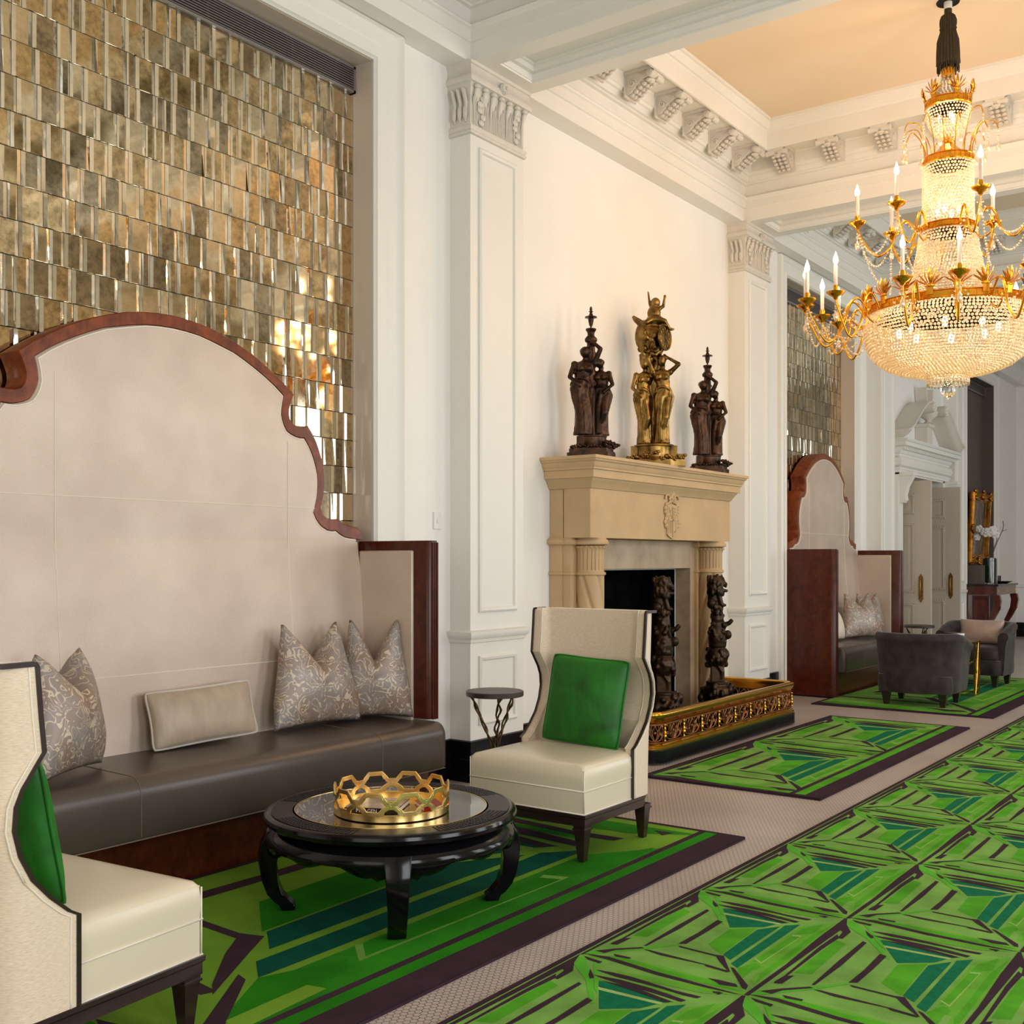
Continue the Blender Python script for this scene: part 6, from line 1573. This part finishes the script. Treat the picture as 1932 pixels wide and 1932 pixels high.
def vase():
    z = HC_+0.001; t = thing('orchid_vase', 'tall glass cylinder vase of moss with a white orchid on the console', 'vase', (-4.40, 19.30, z))
    m = MB(); m.lathe([(0.0, 0.0), (0.115, 0.0), (0.115, 0.42), (0.108, 0.42), (0.108, 0.01), (0.0, 0.01)], 36); m.build('glass_cylinder', M['glass'], t, smooth=50)
    m = MB(); m.lathe([(0, 0.012), (0.104, 0.012), (0.104, 0.40), (0.08, 0.42), (0, 0.43)], 28, fold=lambda a, zz: 0.03*math.sin(a*9+zz*40)); m.build('moss_filling', M['moss'], t, smooth=60)
    m = MB(); st = spl([(0, 0, 0.40), (0.05, 0.0, 0.55), (0.10, 0.03, 0.72), (0.12, 0.0, 0.85), (0.06, -0.02, 0.92), (-0.05, -0.03, 0.86), (-0.14, -0.03, 0.74)], 6); m.tube(st, 0.005, seg=6)
    m.tube(spl([(0.02, 0.0, 0.42), (0.12, 0.0, 0.7), (0.20, 0.01, 0.9), (0.20, 0.0, 1.02)], 5), 0.006, seg=6); m.tube([(0.18, 0, 0.85), (0.26, 0, 0.88)], 0.004, seg=5); m.build('stem', M['stem'], t, smooth=180)
    for k, (x, y, zz, s) in enumerate(((-0.16, -0.03, 0.90, 1), (-0.06, -0.06, 0.84, 1.25), (0.02, -0.06, 0.84, 1.2), (0.09, -0.04, 0.80, 1.1), (-0.20, 0.0, 0.76, 0.9), (0.05, -0.03, 0.88, 1.1))):
        m = MB()
        for q in range(5):
            a = q*2*PI/5+k; r = 0.034*s; m.ell((x+r*math.cos(a), y+0.01*math.sin(q), zz+r*math.sin(a)), (0.032*s, 0.009, 0.032*s), 10, 6)
        m.ell((x, y-0.014, zz-0.008), (0.014, 0.012, 0.014), 8, 6); m.build('blossom', M['petal'], t, smooth=180)
vase()
m = MB(); m.box(-0.10, -0.10, 0.0, 0.10, 0.10, 0.30); m.rectmould('x', 0.10, -0.08, 0.08, 0.02, 0.28, [(0, 0), (0.004, 0.006), (0.012, 0.0)], 1)
o = m.build('grey_box', M['greywall'], smooth=0); o.location = (-4.52, 18.95, HC_+0.001); tag(o, 'dark grey box standing at the back of the console, left of the vase', 'box')
m = MB(); m.lathe([(0, 0), (0.08, 0.0), (0.13, 0.018), (0.16, 0.03), (0.155, 0.034), (0.1, 0.015), (0, 0.006)], 30); o = m.build('shallow_dish', M['stone_black'], smooth=50); o.location = (-4.30, 19.72, HC_+0.001); tag(o, 'shallow dark dish on the console beside the vase', 'dish')
m = MB(); m.lathe([(0, 0), (0.05, 0), (0.052, 0.12), (0.045, 0.12), (0.044, 0.01), (0, 0.01)], 24); o = m.build('dark_candle_cup', M['stone_black'], smooth=50); o.location = (-4.43, 19.98, HC_+0.001); tag(o, 'small black cup on the console beyond the shallow dish', 'cup')
def painting_mat():
    m, nt, b, out = new_mat('dark_flower_painting'); v = coords(nt, (1, 1, 0.5))
    n = noise(nt, v, 5, 4, 0.6, 1.2); n2 = noise(nt, coords(nt, (1, 1, 0.35)), 14, 3)
    f = math_(nt, 'MULTIPLY', n, n2)
    nt.links.new(ramp(nt, f, [(0.22, lin((48, 38, 32))), (0.30, lin((84, 70, 54))), (0.38, lin((168, 146, 104)))]), b.inputs['Base Color']); b.inputs['Roughness'].default_value = 0.3; return m
def painting():
    t = thing('framed_painting', 'dark flower painting in an ornate gold frame, tilted forward over the console', 'painting', (-4.80, 20.0, 1.38))
    a, b, H = -0.56, 0.72, 1.2; a, b = -0.60, 0.56
    R = Matrix.Rotation(0.05, 4, 'Y')
    def fin(m, name, mat, par, sm):
        for k in range(len(m.v)): m.v[k] = tuple(R @ Vector(m.v[k]))
        return m.build(name, mat, par, smooth=sm)
    m = MB(); m.rectmould('x', 0.0, a, b, 0, H, [(0.0, 0.0), (0.0, 0.05), (0.015, 0.085), (0.04, 0.09), (0.055, 0.07), (0.08, 0.06), (0.10, 0.075), (0.115, 0.07), (0.13, 0.045), (0.15, 0.035), (0.16, 0.02)], 1)
    rnd = random.Random(2)
    for (y, z) in ((a+0.05, 0.05), (b-0.05, 0.05), (a+0.05, H-0.05), (b-0.05, H-0.05), ((a+b)/2, H-0.03), ((a+b)/2, 0.03), (a+0.03, H/2), (b-0.03, H/2)):
        for k in range(9): m.ell((0.085, y+rnd.uniform(-0.07, 0.07), z+rnd.uniform(-0.07, 0.07)), (0.03, 0.035, 0.035), 8, 6)
    for k in range(40): m.ell((0.088, a+0.03+(b-a-0.06)*k/39, H-0.028), 0.012, 6, 5); m.ell((0.088, a+0.03+(b-a-0.06)*k/39, 0.028), 0.012, 6, 5)
    fin(m, 'gilt_frame', M['gold_leaf'], t, 45)
    m = MB(); m.box(0.0, a+0.15, 0.15, 0.024, b-0.15, H-0.15); fin(m, 'canvas', painting_mat(), t, 0)
painting()
bpy.context.view_layer.update()
